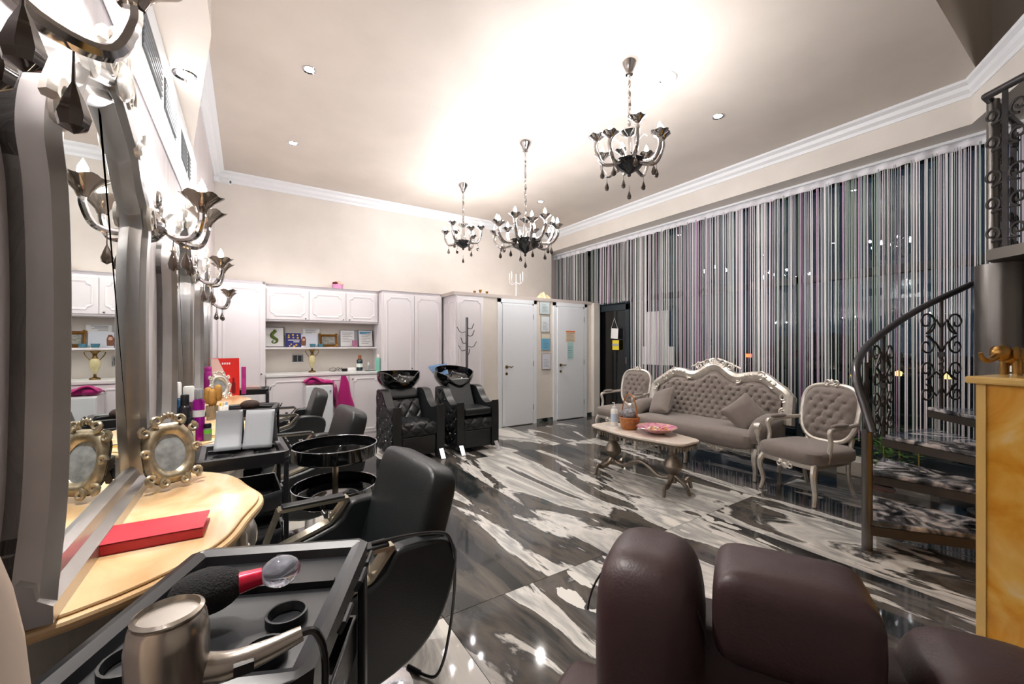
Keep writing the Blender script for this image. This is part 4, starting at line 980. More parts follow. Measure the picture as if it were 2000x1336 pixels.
# ---------------------------------------------------------------- things on the dressers and trolleys
ZD = .88
nb = thing('notebook', 'red hardcover notebook on the nearest dresser', 'notebook', (-.205, 1.365, ZD + .001), R(-3))
MB().box(-.115, .115, -.064, .064, 0, .003).box(-.115, .115, -.064, .064, .022, .025).box(-.115, .115, -.064, -.061, 0, .025).build('cover', mat('red_cover', (190, 24, 48), .4), nb, smooth=False)
MB().box(-.112, .108, -.061, .06, .003, .022).build('pages', mat('pages', (226, 204, 180), .8), nb, smooth=False)
def oval_frame(label, loc, rz, m):
    t = thing('oval_picture', label, 'picture frame', loc, rz, group='oval photo frames on the dressers')      # local: faces -y, leaning back
    M = T(0, 0, 0) @ RX(R(-14))
    el = lambda a, k: (.055 * k * math.cos(a), .125 + .075 * k * math.sin(a))
    outer = lambda a: (.088 * math.copysign(abs(math.cos(a)) ** .42, math.cos(a)) * (1 + .07 * math.cos(4 * a)), .125 + .118 * math.copysign(abs(math.sin(a)) ** .42, math.sin(a)) * (1 + .05 * math.cos(4 * a)))
    def fn(u, v):
        a = 2 * math.pi * u; (x0, z0), (x1, z1) = el(a, 1), outer(a); h = .012 + .016 * math.sin(math.pi * min(1, v * 1.1)) - .01 * (v > .9)
        return tuple(M @ Vector((x0 + (x1 - x0) * v, -h, z0 + (z1 - z0) * v)))
    f = MB().surf(fn, 64, 8, True).build('frame', m, t)
    MB().prism([el(2 * math.pi * i / 40, 1.02) for i in range(40)], .006, .009, M @ XZ).build('picture', mat('grey_photo', (150, 156, 160), .25, var=.5, vscale=22), t, smooth=False)
    MB().prism([outer(2 * math.pi * i / 40) for i in range(40)], -.004, .006, M @ XZ).build('backing', mat('frame_back', (60, 52, 44), .7), t, smooth=False)
    c = MB()
    for s in (-1, 1):
        for cx, cz, r, a0, tn in ((.04, .255, .026, R(-90), 1.3), (.085, .215, .024, R(90), -1.3), (.09, .13, .02, 0, 1.2), (.08, .03, .026, R(-90), 1.3), (.035, .008, .022, R(90), -1.3)):
            c.tube([tuple(M @ Vector((s * a, -.026, b))) for a, b in spiral((cx, cz), r * .8, .006, a0, tn, 14)], .009, 6, r_end=.005)
    for k in range(5): a = R(30 + 30 * k); c.sell(tuple(M @ Vector((.028 * math.cos(a), -.026, .25 + .025 * math.sin(a)))), (.008, .008, .014), 1, 1, 8, 5)
    c.build('scrolls', m, f, stuff=True)
    t.scale = (.80, .80, .84)
    MB().bar((0, .062, .2), (0, .14, .004), .03, .004).build('easel_leg', MATS['frame_back'], t, smooth=False)
gilt = mat('aged_silver_gilt', (176, 164, 140), .35, .7, var=.35, vscale=40)
oval_frame('ornate oval photo frame on the nearest dresser behind the notebook', (-.212, 1.80, ZD + .016), R(30), gilt)
oval_frame('ornate oval photo frame on the farthest dresser before the red leaflet', (-.19, 4.36, ZD + .02), R(30), silver)
def bottle(label, x, y, r, h, body, cap, capcol, z=ZD, band=None, neck=.4, name='spray_can'):
    t = thing(name, label, 'bottle', (x, y, z + .001)); hb = h * (1 - cap)
    MB().lathe([(0, 0), (r * .96, 0), (r, .004), (r, hb - r * .5), (r * .8, hb - r * .12), (r * neck, hb), (0, hb)], 24).build('body', body, t)
    cr = r * max(neck, .55)
    MB().lathe([(0, hb), (cr, hb), (cr, h - .006), (cr * .85, h), (0, h)], 20).build('cap', capcol, t)
    if band: MB().lathe([(r * 1.01, hb * band[0]), (r * 1.01, hb * band[1])], 24, cap=False).build('label_band', band[2], t)
    return t
capw = mat('cap_white', (232, 232, 228), .35); capb = mat('cap_black', (24, 24, 26), .3); clearp = mat('clear_plastic', (214, 220, 226), .1, .0, trans=.6)
bottle('tall blue hair spray can with white cap', -.305, 2.63, .033, .30, mat('can_blue', (60, 110, 150), .25, .4), .26, capw, neck=.9)
bottle('black styling spray bottle beside the blue can', -.258, 2.585, .025, .24, mat('can_black', (30, 28, 32), .25), .22, capb, band=(.3, .5, mat('red_swirl', (150, 30, 40), .4)), neck=.7)
bottle('purple mousse can with clear cap', -.205, 2.61, .025, .265, mat('can_purple', (168, 24, 150), .22, .4), .2, clearp, band=(.58, .74, paper), neck=.75)
bottle('short bottle with cream label between the spray cans', -.232, 2.545, .019, .13, mat('lbl_cream', (214, 206, 170), .4), .45, capb, neck=.8)
bottle('small grey jar with green label and black lid', -.168, 2.60, .018, .085, mat('jar_grey', (130, 134, 130), .3), .25, capb, band=(.55, .85, mat('jar_green', (110, 200, 60), .4)), neck=.9)
bottle('white capped spray bottle behind the blue can', -.315, 2.76, .028, .29, capb, .3, capw, neck=.7)
bottle('white trigger bottle behind the black spray', -.255, 2.72, .03, .27, mat('bottle_brown', (70, 58, 54), .3), .3, capw, neck=.8)
hb = thing('brush_jar', 'glass jar holding golden round hair brushes', 'brush jar', (-.19, 3.30, ZD + .001))
MB().lathe([(0, 0), (.03, 0), (.035, .09), (.032, .09), (.028, .006), (0, .006)], 20).build('jar', mat('jar_glass', (210, 200, 180), .05, trans=.8), hb)
for i, (dx, dy, hh) in enumerate(((.0, 0, .19), (.022, .012, .215), (-.016, .014, .2))):
    b = MB().tube([(dx * .3, dy * .3, .01), (dx, dy, hh - .09)], .006, 8).build('handle', mat('brush_wood', (170, 130, 80), .4), hb)
    MB().sell((dx * 1.4, dy * 1.4, hh - .045), (.024, .024, .055), .7, 1, 16, 10).build('bristles', mat('gold_bristle', (176, 132, 66), .5, .4, bump=.6, bscale=240), b)
for i, (x, y, c) in enumerate(((-.145, 3.32, (226, 190, 60)), (-.128, 3.345, (226, 228, 232)), (-.115, 3.37, (150, 180, 220)))):
    bottle(['yellow capped small white tube beside the brush jar', 'plain white small tube beside the brush jar', 'blue printed small tube nearest the mirror edge'][i], x, y, .012, .10, mat('tube_white', (228, 230, 232), .4), .2, mat('tubecap%d' % i, c, .4), band=(.1, .4, MATS['tubecap%d' % i]), name='cream_tube')
cb = thing('comb', 'dark flat comb lying on the middle dresser', 'comb', (-.10, 2.70, ZD + .001), R(15))
MB().box(-.09, .09, .002, .014, 0, .005).build('spine', mat('dark_print', (70, 66, 72), .4), cb, smooth=False)
m_ = MB()
for i in range(30): m_.box(-.088 + i * .006, -.085 + i * .006, -.02, .002, .001, .004)
m_.build('teeth', MATS['dark_print'], cb, smooth=False, stuff=True)
tag(MB().tube([(-.19, 2.66, ZD + .006), (-.06, 2.65, ZD + .006)], .004, 6).build('pencil', mat('pencil_yellow', (224, 176, 40), .4)), 'yellow pencil lying on the middle dresser', 'pencil')
ls = thing('leaflet_stand', 'red and white hair product leaflet stand on the farthest dresser', 'leaflet', (-.165, 4.72, ZD + .001), R(8))
MB().box(-.108, .108, 0, .004, 0, .36, RX(R(-5))).build('board', mat('leaflet_red', (222, 40, 34), .35), ls, smooth=False)
pm = RX(R(-5)) @ T(0, -.0008, 0) @ XZ
MB().prism([(-.107, .0), (.02, .0), (.045, .10), (.0, .20), (-.06, .355), (-.107, .355)], 0, .0006, pm).build('pale_print', mat('leaflet_pale', (232, 196, 186), .4), ls, smooth=False)
MB().prism([(.045, .02), (.075, .02), (.075, .12), (.068, .13), (.068, .17), (.052, .17), (.052, .13), (.045, .12)], 0, .0012, pm).build('bottle_print', mat('leaflet_dark', (120, 8, 20), .4), ls, smooth=False)
m_ = MB()
for i in range(4): m_.prism([(-.03 + i * .018, .30), (-.018 + i * .018, .30), (-.018 + i * .018, .318), (-.03 + i * .018, .318)], 0, .0012, pm)
m_.build('lettering', paper, ls, smooth=False, stuff=True)
tag(MB().box(-.045, -.005, 4.80, 4.86, ZD + .001, ZD + .27).build('product_box', mat('pink_box', (206, 60, 160), .4, var=.3, vscale=14), smooth=False, bevel=.002), 'pink product box with blue print beside the red leaflet', 'box')
bottle('tall magenta tube on the farthest dresser', -.29, 4.52, .03, .29, mat('tube_magenta', (160, 30, 130), .3), .12, MATS['tube_magenta'], neck=.9, name='hair_tube')
# trolley tops
ZT = .904
def tent(label, x, y, rz, w, h, curl):
    def fn(u, v):
        s = 2 * u - 1; a = abs(s); return ((v - .5) * w + curl * (1 - a) * .0, s * .065 + curl * .02 * math.sin(math.pi * a) * (1 if s < 0 else .3), h * (1 - a ** 1.15))
    o = MB().surf(fn, 25, 8).build('folded_card', mat('card_grey', (158, 162, 168), .55), ang=60); o.modifiers.new('t', 'SOLIDIFY').thickness = .003
    o.location = (x, y, ZT + .002); o.rotation_euler = (0, 0, rz); tag(o, label, 'card')
tent('left folded grey card tent on the second trolley', -.065, 2.235, R(-6), .10, .165, 1)
tent('right folded grey card tent on the second trolley', .055, 2.215, R(-14), .115, .16, .2)
pb = thing('powder_brush', 'dark brown fluffy powder brush on the third trolley', 'brush', (.02, 3.58, ZT + .004))
MB().sell((0, 0, .018), (.062, .045, .036), 1, 1, 24, 12).build('bristles', mat('brown_bristle', (58, 40, 34), .8, bump=.5, bscale=200), pb)
MB().cyl((.05, .01, .0), (.12, .03, -.01), .011).build('handle', capb, pb)
mg = thing('magazine_pile', 'pile of pale magazines on the farthest trolley', 'magazines', (.0, 5.14, ZT + .002), R(10))
for i in range(3): MB().box(-.11 + .01 * i, .11 - .008 * i, -.14, .13, .008 * i, .008 * i + .007).build('magazine', mat('mag%d' % i, [(190, 160, 150), (214, 190, 176), (170, 140, 136)][i], .4), mg, smooth=False)
dr = thing('hair_dryer', 'silver hair dryer standing in the near trolley holder', 'hair dryer', (-.082, .66, .86))
dr.scale = (.9, .9, .9)
MB().lathe([(0, 0), (.036, 0), (.040, .02), (.046, .10), (.047, .16), (.043, .185), (.036, .192)], 32).build('barrel', mat('dryer_silver', (176, 168, 158), .22, .85), dr)
MB().lathe([(0, .19), (.034, .19), (.034, .188)], 28).build('intake_grille', mat('mesh_grey', (126, 120, 110), .6, .5, bump=.8, bscale=500), dr)
MB().lathe([(.034, .186), (.0395, .19), (.041, .196), (.036, .199), (.033, .19)], 28, cap=False).build('intake_ring', MATS['dryer_silver'], dr)
lt_ = MB()
for i in range(7): lt_.box(.0455, .0468, -.006, .006, .045 + i * .012, .053 + i * .012, RZ(R(-112)))
lt_.build('lettering', paper, dr, smooth=False, stuff=True)
hd = MB().tube(smooth_path([(.035, 0, .10), (.07, -.004, .095), (.12, -.008, .1), (.165, -.008, .108)], 4), .022, 14, rf=lambda k: .023 - .012 * k).build('handle', MATS['dryer_silver'], dr)
MB().box(.075, .10, -.03, -.02, .09, .105).build('switch', capb, hd, smooth=False)
MB().tube(smooth_path([(.16, -.008, .108), (.185, -.005, .10), (.20, .0, .04), (.195, .0, -.1), (.2, .0, -.3)], 5), .006, 8).build('cord', capb, dr)
hl = thing('dryer_holder', 'grey ring holder carrying the hair dryer on the near trolley', 'holder', (-.082, .66, .90))
MB().lathe([(.047, -.05), (.056, -.05), (.058, 0), (.05, .004), (.047, 0), (.047, -.05)], 32, cap=False).build('ring', mat('holder_grey', (96, 100, 108), .3), hl)
MB().bar((0, .052, -.03), (.015, .068, -.03), .04, .02).build('bracket', MATS['holder_grey'], hl, smooth=False)
mk = thing('kabuki_brush', 'black makeup brush with red ferrule and clear handle', 'brush', (-.03, .90, ZT - .004), R(-4))
MB().sell((-.03, 0, .032), (.055, .044, .036), .9, 1, 24, 14).build('bristles', mat('black_bristle', (14, 13, 15), .85, bump=.6, bscale=260), mk)
MB().cyl((.012, 0, .032), (.055, 0, .036), .019, .015, seg=20).build('ferrule', mat('red_ferrule', (214, 34, 66), .25, .3), mk)
MB().sell((.085, 0, .037), (.034, .028, .028), 1, 1, 20, 12).build('ball_handle', mat('clear_acrylic', (226, 230, 244), .03, trans=.85), mk)
cr = thing('padded_stool', 'cream padded backrest at the lower left corner', 'stool', (-.24, .46, 0))
MB().sell((0, 0, 1.02), (.10, .10, .27), .8, 1, 32, 18).build('backrest', mat('cream_leather', (232, 214, 196), .45), cr)
MB().cyl((0, 0, .02), (0, 0, .7), .03).build('post', chrome, cr)
MB().lathe([(0, 0), (.1, 0), (.1, .015), (.03, .03), (0, .03)], 24).build('base', chrome, cr)
cord = [(.34, 1.36, .722), (.44, 1.355, .722), (.54, 1.35, .712), (.60, 1.345, .69), (.625, 1.35, .62), (.645, 1.38, .5), (.66, 1.43, .36), (.665, 1.48, .22), (.66, 1.52, .1), (.64, 1.56, .02), (.60, 1.62, .012)]
cc = thing('power_cable', 'black cable hanging over the nearest chair down to the floor', 'cable', (.60, 1.62, 0))
MB().tube([tuple(Vector(p) - Vector((.60, 1.62, 0))) for p in smooth_path(cord, 5)], .006, 8).build('cord', capb, cc)
MB().tube([(0, 0, .012), (-.03, .06, .012)], .010, 8).build('plug_sleeve', capb, cc)

# ---------------------------------------------------------------- things on the shelf, worktop and cupboard tops
ZS = 1.334
def card(name, label, cat, x, w, h, face, edge=None, y=6.60, lean=-8, z=ZS, rz=0.0, extra=None, th=.008, border=.008):
    t = thing(name, label, cat, (x, y, z + .001), rz); M = RX(R(lean))
    MB().box(-w / 2, w / 2, 0, th, 0, h, M).build('frame' if edge else 'board', edge or face, t, smooth=False)
    if edge: MB().box(-w / 2 + border, w / 2 - border, -.0015, 0, border, h - border, M).build('print', face, t, smooth=False)
    if extra:
        for nm, mb, m in extra(M @ T(0, -.003, 0) @ XZ, w, h): mb.build(nm, m, t, stuff=len(mb.f) > 12)
    return t
ink = mat('ink_grey', (120, 124, 130), .6); green = mat('seahorse_green', (86, 110, 24), .5); blue = mat('print_blue', (90, 160, 200), .5); yellow = mat('print_yellow', (226, 190, 60), .5)
def seahorse(M, w, h):
    p = [(-.01, .24), (.015, .225), (-.02, .195), (-.03, .16), (-.005, .13), (.03, .105), (.025, .07), (-.01, .055), (-.03, .075), (-.012, .09)]
    P = [M @ Vector((a, b, 0)) for a, b in p]
    return [('seahorse', MB().tube([tuple(q) for q in smooth_path([tuple(x) for x in P], 4)], .018, 8, rf=lambda k: .006 + .018 * math.sin(math.pi * min(1, k * 1.15 + .1)) ** 1.0 if k < .8 else .008), green)]
def lines(n, x0, x1, z0, z1, m=None):
    def f(M, w, h):
        mb = MB()
        for i in range(n):
            z = z1 - (z1 - z0) * i / max(1, n - 1); k = (1, .8, .95, .6)[i % 4]; mb.prism([(x0 * w, z * h), (x0 * w + (x1 - x0) * w * k, z * h), (x0 * w + (x1 - x0) * w * k, z * h + .006), (x0 * w, z * h + .006)], 0, .0008, M)
        return [('print_lines', mb, m or ink)]
    return f
card('picture_frame', 'black framed green seahorse picture on the shelf', 'picture frame', .325, .24, .285, paper, capb, extra=seahorse)
def stars(M, w, h):
    mb = MB()
    for i, (a, b) in enumerate(((-.6, .85), (-.05, .88), (.55, .85), (-.6, .7), (0, .68), (.6, .66), (-.3, .2), (.4, .15), (-.5, .08), (.1, .05))): mb.prism(circ((a * w / 2, b * h), .011 + .003 * (i % 2), 10), 0, .0008, M)
    w_ = MB()
    for z, a, b in ((.46, -.35, .42), (.34, .0, .4)): w_.prism([(a * w, z * h), (b * w, z * h), (b * w, z * h + .014), (a * w, z * h + .014)], 0, .001, M)
    return [('spots', mb, yellow), ('title', w_, paper)]
card('booklet', 'dark blue booklet with yellow spots on the shelf', 'booklet', .56, .19, .20, mat('booklet_blue', (36, 40, 120), .4), extra=stars, th=.006)
def girl(M, w, h):
    return [('hair_print', MB().prism([(-.11, .02), (-.05, .02), (-.045, .1), (-.06, .15), (-.09, .15), (-.115, .1)], 0, .0008, M), mat('print_brown', (120, 76, 50), .6)), ('face_print', MB().prism(circ((-.078, .105), .02, 12), 0, .0012, M), mat('print_skin', (226, 178, 156), .6))]
card('photo_card', 'white hair care card with a portrait on the shelf', 'card', .77, .22, .185, mat('card_pale', (220, 226, 236), .4), extra=girl, th=.005)
card('document_frame', 'clear document holder behind the portrait card', 'document', .80, .23, .27, paper, mat('clear_edge', (200, 214, 220), .2), y=6.645, lean=-4, extra=lines(4, -.35, .3, .75, .92), border=.006)
gf = thing('carved_gold_picture', 'small carved gold frame with a family photo on the shelf', 'picture frame', (1.02, 6.60, ZS + .001)); Mg = RX(R(-10))
MB().sweep([(-.125, 0), (.125, 0), (.125, .19), (-.125, .19)], [(0, 0), (0, .014), (.012, .026), (.024, .016), (.034, .022), (.044, .008)], True, Mg @ XZ).build('frame', gold, gf, ang=25)
MB().box(-.085, .085, -.006, .0, .04, .15, Mg).build('photo', mat('family_photo', (150, 150, 140), .35, var=.6, vscale=30), gf, smooth=False)
c_ = MB()
for s in (-1, 1):
    for z in (.01, .18): c_.tube([tuple(Mg @ XZ @ Vector((s * a, b, .02))) for a, b in spiral((.11, z), .022, .006, 0, 1.3, 12)], .007, 6)
c_.build('corner_scrolls', gold, gf, stuff=True)
card('document_frame', 'framed white certificate on the right of the shelf', 'document', 1.30, .215, .26, paper, mat('grey_edge', (130, 136, 140), .3), y=6.63, lean=-5, extra=lines(6, -.35, .35, .3, .8))
card('document_frame', 'grey framed document half hidden at the shelf end', 'document', 1.43, .12, .255, mat('doc_grey', (160, 166, 170), .5), mat('dark_edge', (70, 74, 78), .4), y=6.645, lean=-4)
card('document_frame', 'blue bordered certificate at the right end of the shelf', 'document', 1.565, .22, .265, paper, capb, y=6.60, lean=-9, extra=lambda M, w, h: [('blue_print', MB().prism([(-.09, .2), (.08, .215), (.08, .235), (-.09, .24)], 0, .001, M), blue)] + lines(6, -.3, .3, .2, .7)(M, w, h))
tag(MB().box(1.345, 1.415, 6.50, 6.54, ZS + .001, ZS + .10).build('small_box', mat('mauve_box', (170, 110, 140), .4, var=.3, vscale=40), smooth=False, bevel=.002), 'small mauve box standing before the certificates', 'box')
for i, (x, lb) in enumerate(((.80, 'left small blue glass dish on the shelf'), (.905, 'right small blue glass dish on the shelf'))):
    g_ = MB().lathe([(0, 0), (.03, 0), (.036, .02), (.04, .045), (.036, .045), (.03, .006), (0, .006)], 20, (x, 6.53, ZS + .001)).build('glass_dish', mat('blue_glass', (90, 150, 170), .08, trans=.4)); tag(g_, lb, 'dish')
sw = thing('light_switch', 'double light switch with silver frame on the wall below the shelf', 'switch', (.62, YB - .002, 1.165))
MB().sweep([(-.075, -.06), (.075, -.06), (.075, .06), (-.075, .06)], [(0, 0), (0, .008), (.012, .012), (.02, .006)], True, XZ).build('frame', chrome, sw, ang=20)
for x in (-.029, .029): MB().box(x - .025, x + .025, -.008, 0, -.042, .042).build('rocker', mat('switch_dark', (50, 60, 62), .3), sw, smooth=False, bevel=.002)
ZW = .976
vz = thing('trophy_vase', 'onyx and brass trophy vase with two handles on the worktop', 'vase', (.78, 6.42, ZW))
MB().lathe([(0, 0), (.05, 0), (.045, .015), (.014, .03), (.012, .06)], 20).build('foot', brass, vz)
MB().lathe([(.012, .06), (.03, .1), (.05, .17), (.045, .21), (.03, .235)], 20).build('body', mat('onyx_cream', (206, 196, 150), .2, var=.2, vscale=20), vz)
nk = MB().lathe([(.03, .235), (.018, .26), (.022, .29), (.05, .325), (.046, .325), (.015, .28)], 20, cap=False).build('neck', brass, vz)
for s in (-1, 1): MB().tube(smooth_path([(s * .045, 0, .315), (s * .085, 0, .31), (s * .075, 0, .27), (s * .035, 0, .215)], 5), .005, 6).build('handle', brass, nk)
cbm = MB()
for k in range(3): cbm.tube([(1.05 + .05 * k + (.05 - .01 * k) * math.cos(a), 6.40 + .03 * math.sin(a * 2), ZW + .03 + .025 * math.sin(a + k)) for a in [i * math.pi / 9 for i in range(18)]], .003, 6, closed=True)
tag(cbm.build('cable_coil', capb), 'tangled black cable on the worktop', 'cable', kind='stuff')
tag(MB().box(1.17, 1.24, 6.36, 6.42, ZW, ZW + .04).build('charger', capb, smooth=False, bevel=.004), 'small black charger brick beside the tangled cable', 'charger')
tag(MB().box(1.25, 1.36, 6.36, 6.44, ZW, ZW + .05).build('card_terminal', paper, smooth=False, bevel=.008), 'small white device on the worktop', 'device')
bt = bottle('dark round bottle with cork and white label on the worktop', 1.43, 6.42, .045, .235, mat('bottle_teal', (18, 44, 52), .1, coat=.5), .26, mat('cork', (140, 84, 50), .7), z=ZW, band=(.3, .62, mat('lbl_white', (224, 234, 228), .5)), neck=.45, name='corked_bottle')
bottle('small clear pump bottle on the worktop', 1.555, 6.40, .022, .125, clearp, .35, capw, z=ZW, neck=.5, name='pump_bottle')
bottle('tall mint green bottle at the end of the worktop', 1.655, 6.24, .032, .245, mat('mint_bottle', (140, 216, 196), .2, trans=.2), .2, capw, z=ZW, neck=.35, name='lotion_bottle')
tag(MB().box(1.49, 1.64, 6.24, 6.36, ZW, ZW + .006).build('dark_cloth', mat('dark_mat', (60, 72, 76), .6), smooth=False), 'dark flat mat on the worktop', 'mat')
fb = thing('flower_box', 'pink box of small roses on top of the wall cupboard', 'flower box', (1.135, 6.52, 2.193))
MB().lathe([(0, 0), (.075, 0), (.078, .07), (.07, .07), (.07, .06), (0, .06)], 24).build('box', mat('pink_hatbox', (214, 150, 190), .5), fb)
for i in range(9):
    a = i * 2.4; r_ = .055 * math.sqrt((i + .5) / 9) * 1.3; MB().sell((r_ * math.cos(a), r_ * math.sin(a), .085 + .02 * (i % 3 == 0)), (.025, .025, .022), 1, 1, 12, 8).build('rose', mat(['rose_peach', 'rose_wine', 'rose_cream'][i % 3], [(230, 176, 150), (110, 20, 40), (236, 214, 190)][i % 3], .7, bump=.6, bscale=90), fb)
for i, (u, h, lb) in enumerate(((927, .06, 'leftmost tiny gold goblet on the partition top'), (938, .085, 'middle taller tiny gold cup set on the partition top'), (951, .065, 'rightmost tiny gold goblet on the partition top'))):
    p = at_y(u, 560, 5.95); g_ = MB().lathe([(0, 0), (.018, 0), (.006, .01), (.006, h * .45), (.02, h * .6), (.024, h), (.02, h), (.016, h * .62), (0, h * .55)], 16, (p.x, 5.95, 2.192)).build('goblet', gold); tag(g_, lb, 'goblet')
cd = thing('candelabra', 'thin clear crystal candelabra on top of the partition', 'candelabra', (at_y(1008, 560, 6.1).x, 6.1, 2.192))
crm = mat('crystal_clear', (232, 232, 236), .08, .2)
MB().lathe([(0, 0), (.07, 0), (.05, .02), (.01, .04), (.008, .4), (.012, .43), (0, .45)], 16).build('stem', crm, cd)
for k in range(4):
    a = k * math.pi / 2 + .4
    ar = MB().tube(smooth_path([(0, 0, .30), (.08 * math.cos(a), .08 * math.sin(a), .26), (.14 * math.cos(a), .14 * math.sin(a), .31), (.14 * math.cos(a), .14 * math.sin(a), .36)], 4), .006, 6).build('arm', crm, cd)
    MB().cyl((.14 * math.cos(a), .14 * math.sin(a), .36), (.14 * math.cos(a), .14 * math.sin(a), .47), .009, seg=10).build('candle', paper, ar)
p = at_y(1064, 570, 6.0)
sh = MB().surf(lambda u, v: (p.x + .21 * (2 * u - 1) * (1 - .3 * v), 6.0 - .05 + .1 * v + .02 * math.sin(u * 20) * v, 2.193 + .15 * v * (1 - (2 * u - 1) ** 2 * .8) + .006 * math.sin(u * 40)), 40, 10).build('straw_fan', mat('straw', (226, 200, 160), .7, var=.25, vscale=30), ang=60)
sh.modifiers.new('t', 'SOLIDIFY').thickness = .01; tag(sh, 'pale straw fan lying on the partition top beside the curtain', 'fan')
# certificates between the doors, notices on door 2
for i, (vc, h, m) in enumerate(((602, .23, 'doc_mint'), (633, .29, 'doc_white'), (668, .30, 'doc_blue'), (706, .29, 'doc_lilac'))):
    p = at_y(1064 + i, vc, YD - .012); face = mat(m, [(206, 220, 222), (222, 230, 232), (110, 180, 214), (216, 218, 228)][i], .3)
    t = thing('certificate', ['topmost framed certificate between the white doors', 'second framed certificate from the top between the doors', 'blue framed certificate between the white doors', 'lowest framed certificate between the white doors'][i], 'certificate', (p.x, YD - .003, p.z))
    w_ = .235 if i == 0 else .205
    MB().box(-w_ / 2, w_ / 2, -.012, 0, -h / 2, h / 2).build('frame', pale_metal, t, smooth=False)
    MB().box(-w_ / 2 + .01, w_ / 2 - .01, -.0135, -.012, -h / 2 + .01, h / 2 - .01).build('print', face, t, smooth=False)
    if i == 2: MB().box(-w_ / 2 + .01, w_ / 2 - .01, -.0145, -.0135, h / 2 - .09, h / 2 - .01).build('cream_heading', mat('doc_cream', (222, 214, 196), .5), t, smooth=False)
    lm = MB()
    for k in range(6): lm.box(-.06, .06 - .02 * (k % 3), -.0155, -.0145, -h / 2 + .05 + k * .025, -h / 2 + .054 + k * .025)
    lm.build('print_lines', ink, t, smooth=False, stuff=True)
for vc, h, w_, m, lb in ((657, .20, .22, (226, 206, 180), 'orange headed notice stuck on the second white door'), (685, .30, .145, (178, 216, 214), 'mint green notice below the orange headed one on the door')):
    p = at_y(1114, vc, YD - .034); t = thing('notice', lb, 'notice', (p.x, YD - .0335, p.z))
    MB().box(-w_ / 2, w_ / 2, -.0015, 0, -h / 2, h / 2).build('sheet', mat('notice_' + lb[:4], m, .5), t, smooth=False)
    lm = MB()
    for k in range(7): lm.box(-w_ * .4, w_ * (.4 - .1 * (k % 3)), -.0025, -.0015, -h / 2 + .02 + k * h * .11, -h / 2 + .025 + k * h * .11)
    lm.build('print_lines', ink, t, smooth=False, stuff=True)
    if h < .25: MB().box(-w_ / 2, w_ / 2, -.0025, -.0015, h / 2 - .025, h / 2).build('heading', mat('notice_orange', (220, 120, 60), .5), t, smooth=False)
ck = thing('coat_rack', 'grey steel coat rack with curved hooks behind the shampoo chairs', 'coat rack', (2.785, 5.53, 0))
grey_st = mat('rack_steel', (110, 114, 120), .3, .8)
MB().tube([(0, 0, .02), (0, 0, 1.78)], .02, 14).build('pole', grey_st, ck)
MB().lathe([(0, 0), (.10, 0), (.10, .015), (.03, .03), (0, .03)], 28).build('base', grey_st, ck)
for k in range(8):
    a = k * 2.4 + .3; z = 1.62 - .055 * k
    MB().tube([(r_ * math.cos(a), r_ * math.sin(a), z + dz) for r_, dz in ((.015, 0), (.07, -.015), (.11, .0), (.135, .05), (.15, .07))], .007, 6).build('hook', grey_st, ck)
# ---------------------------------------------------------------- on the coffee table, the counter, the floor
ZTb = .493
sb = bottle('white hand sanitiser bottle with pump on the coffee table', 3.33, 3.09, .038, .21, paper, .12, capw, z=ZTb, band=(.25, .7, mat('sani_lbl', (190, 208, 226), .4)), neck=.4, name='sanitiser_bottle')
MB().tube([(0, 0, .20), (0, 0, .25), (-.035, -.01, .252)], .006, 8).build('pump', capw, sb)
bk = thing('basket', 'amber wicker basket with tall handle and wrapped sweets', 'basket', (3.34, 2.89, ZTb))
wk = mat('wicker', (176, 104, 36), .4, var=.4, vscale=60, coat=.4)
MB().lathe([(0, 0), (.07, 0), (.085, .02), (.105, .12), (.098, .12), (.08, .02), (0, .012)], 30, ribs=15, amp=.03).build('bowl', wk, bk)
MB().tube([(.1 * math.cos(a), .1 * math.sin(a), .12) for a in [i * math.pi / 15 for i in range(30)]], .008, 6, closed=True).build('rim', wk, bk)
MB().tube([(0, .1 * math.cos(a), .11 + .25 * math.sin(a)) for a in [math.pi * i / 20 for i in range(21)]], .007, 6).build('handle', wk, bk)
MB().sell((0, 0, .15), (.08, .08, .07), .8, .9, 16, 10).build('wrapped_sweets', mat('cellophane', (150, 150, 156), .15, .2, var=.6, vscale=50, bump=1.0, bscale=60), bk)
bw = thing('glass_bowl', 'iridescent pink shallow bowl on the coffee table', 'bowl', (3.40, 2.60, ZTb))
MB().lathe([(0, 0), (.06, 0), (.14, .03), (.195, .065), (.19, .068), (.13, .036), (.05, .008), (0, .008)], 44, ribs=11, amp=.02).build('bowl', ramp_mat('iridescent', [(0.35, (190, 90, 130)), (0.5, (214, 150, 170)), (0.65, (220, 180, 120))], 14, rough=.12, coat=.6), bw)
for i in range(14):
    a = i * 2.4; r_ = .10 * math.sqrt((i + .5) / 14); MB().sell((r_ * math.cos(a), r_ * math.sin(a), .048), (.022, .014, .01), 1, 1, 8, 6, T(0, 0, 0)).build('sweet', mat('sweet%d' % (i % 3), [(232, 214, 200), (222, 170, 90), (214, 120, 150)][i % 3], .3), bw)
fg = thing('gold_figurine', 'golden elephant figurine on the onyx counter', 'figurine', (2.51, .295, 1.251), R(-24))
fg.scale = (1.25, 1.25, 1.25)
MB().sell((.07, 0, .055), (.06, .03, .03), .9, 1, 20, 12).build('body', gold, fg)
hd = MB().sell((-.0, 0, .068), (.028, .024, .026), 1, 1, 16, 10).build('head', gold, fg)
MB().tube(smooth_path([(-.015, 0, .062), (-.05, 0, .045), (-.075, 0, .05), (-.085, 0, .07)], 5), .01, 8, r_end=.005).build('trunk', gold, hd)
for s in (-1, 1): MB().sell((.012, s * .028, .068), (.016, .005, .022), 1, 1, 12, 8).build('ear', gold, hd)
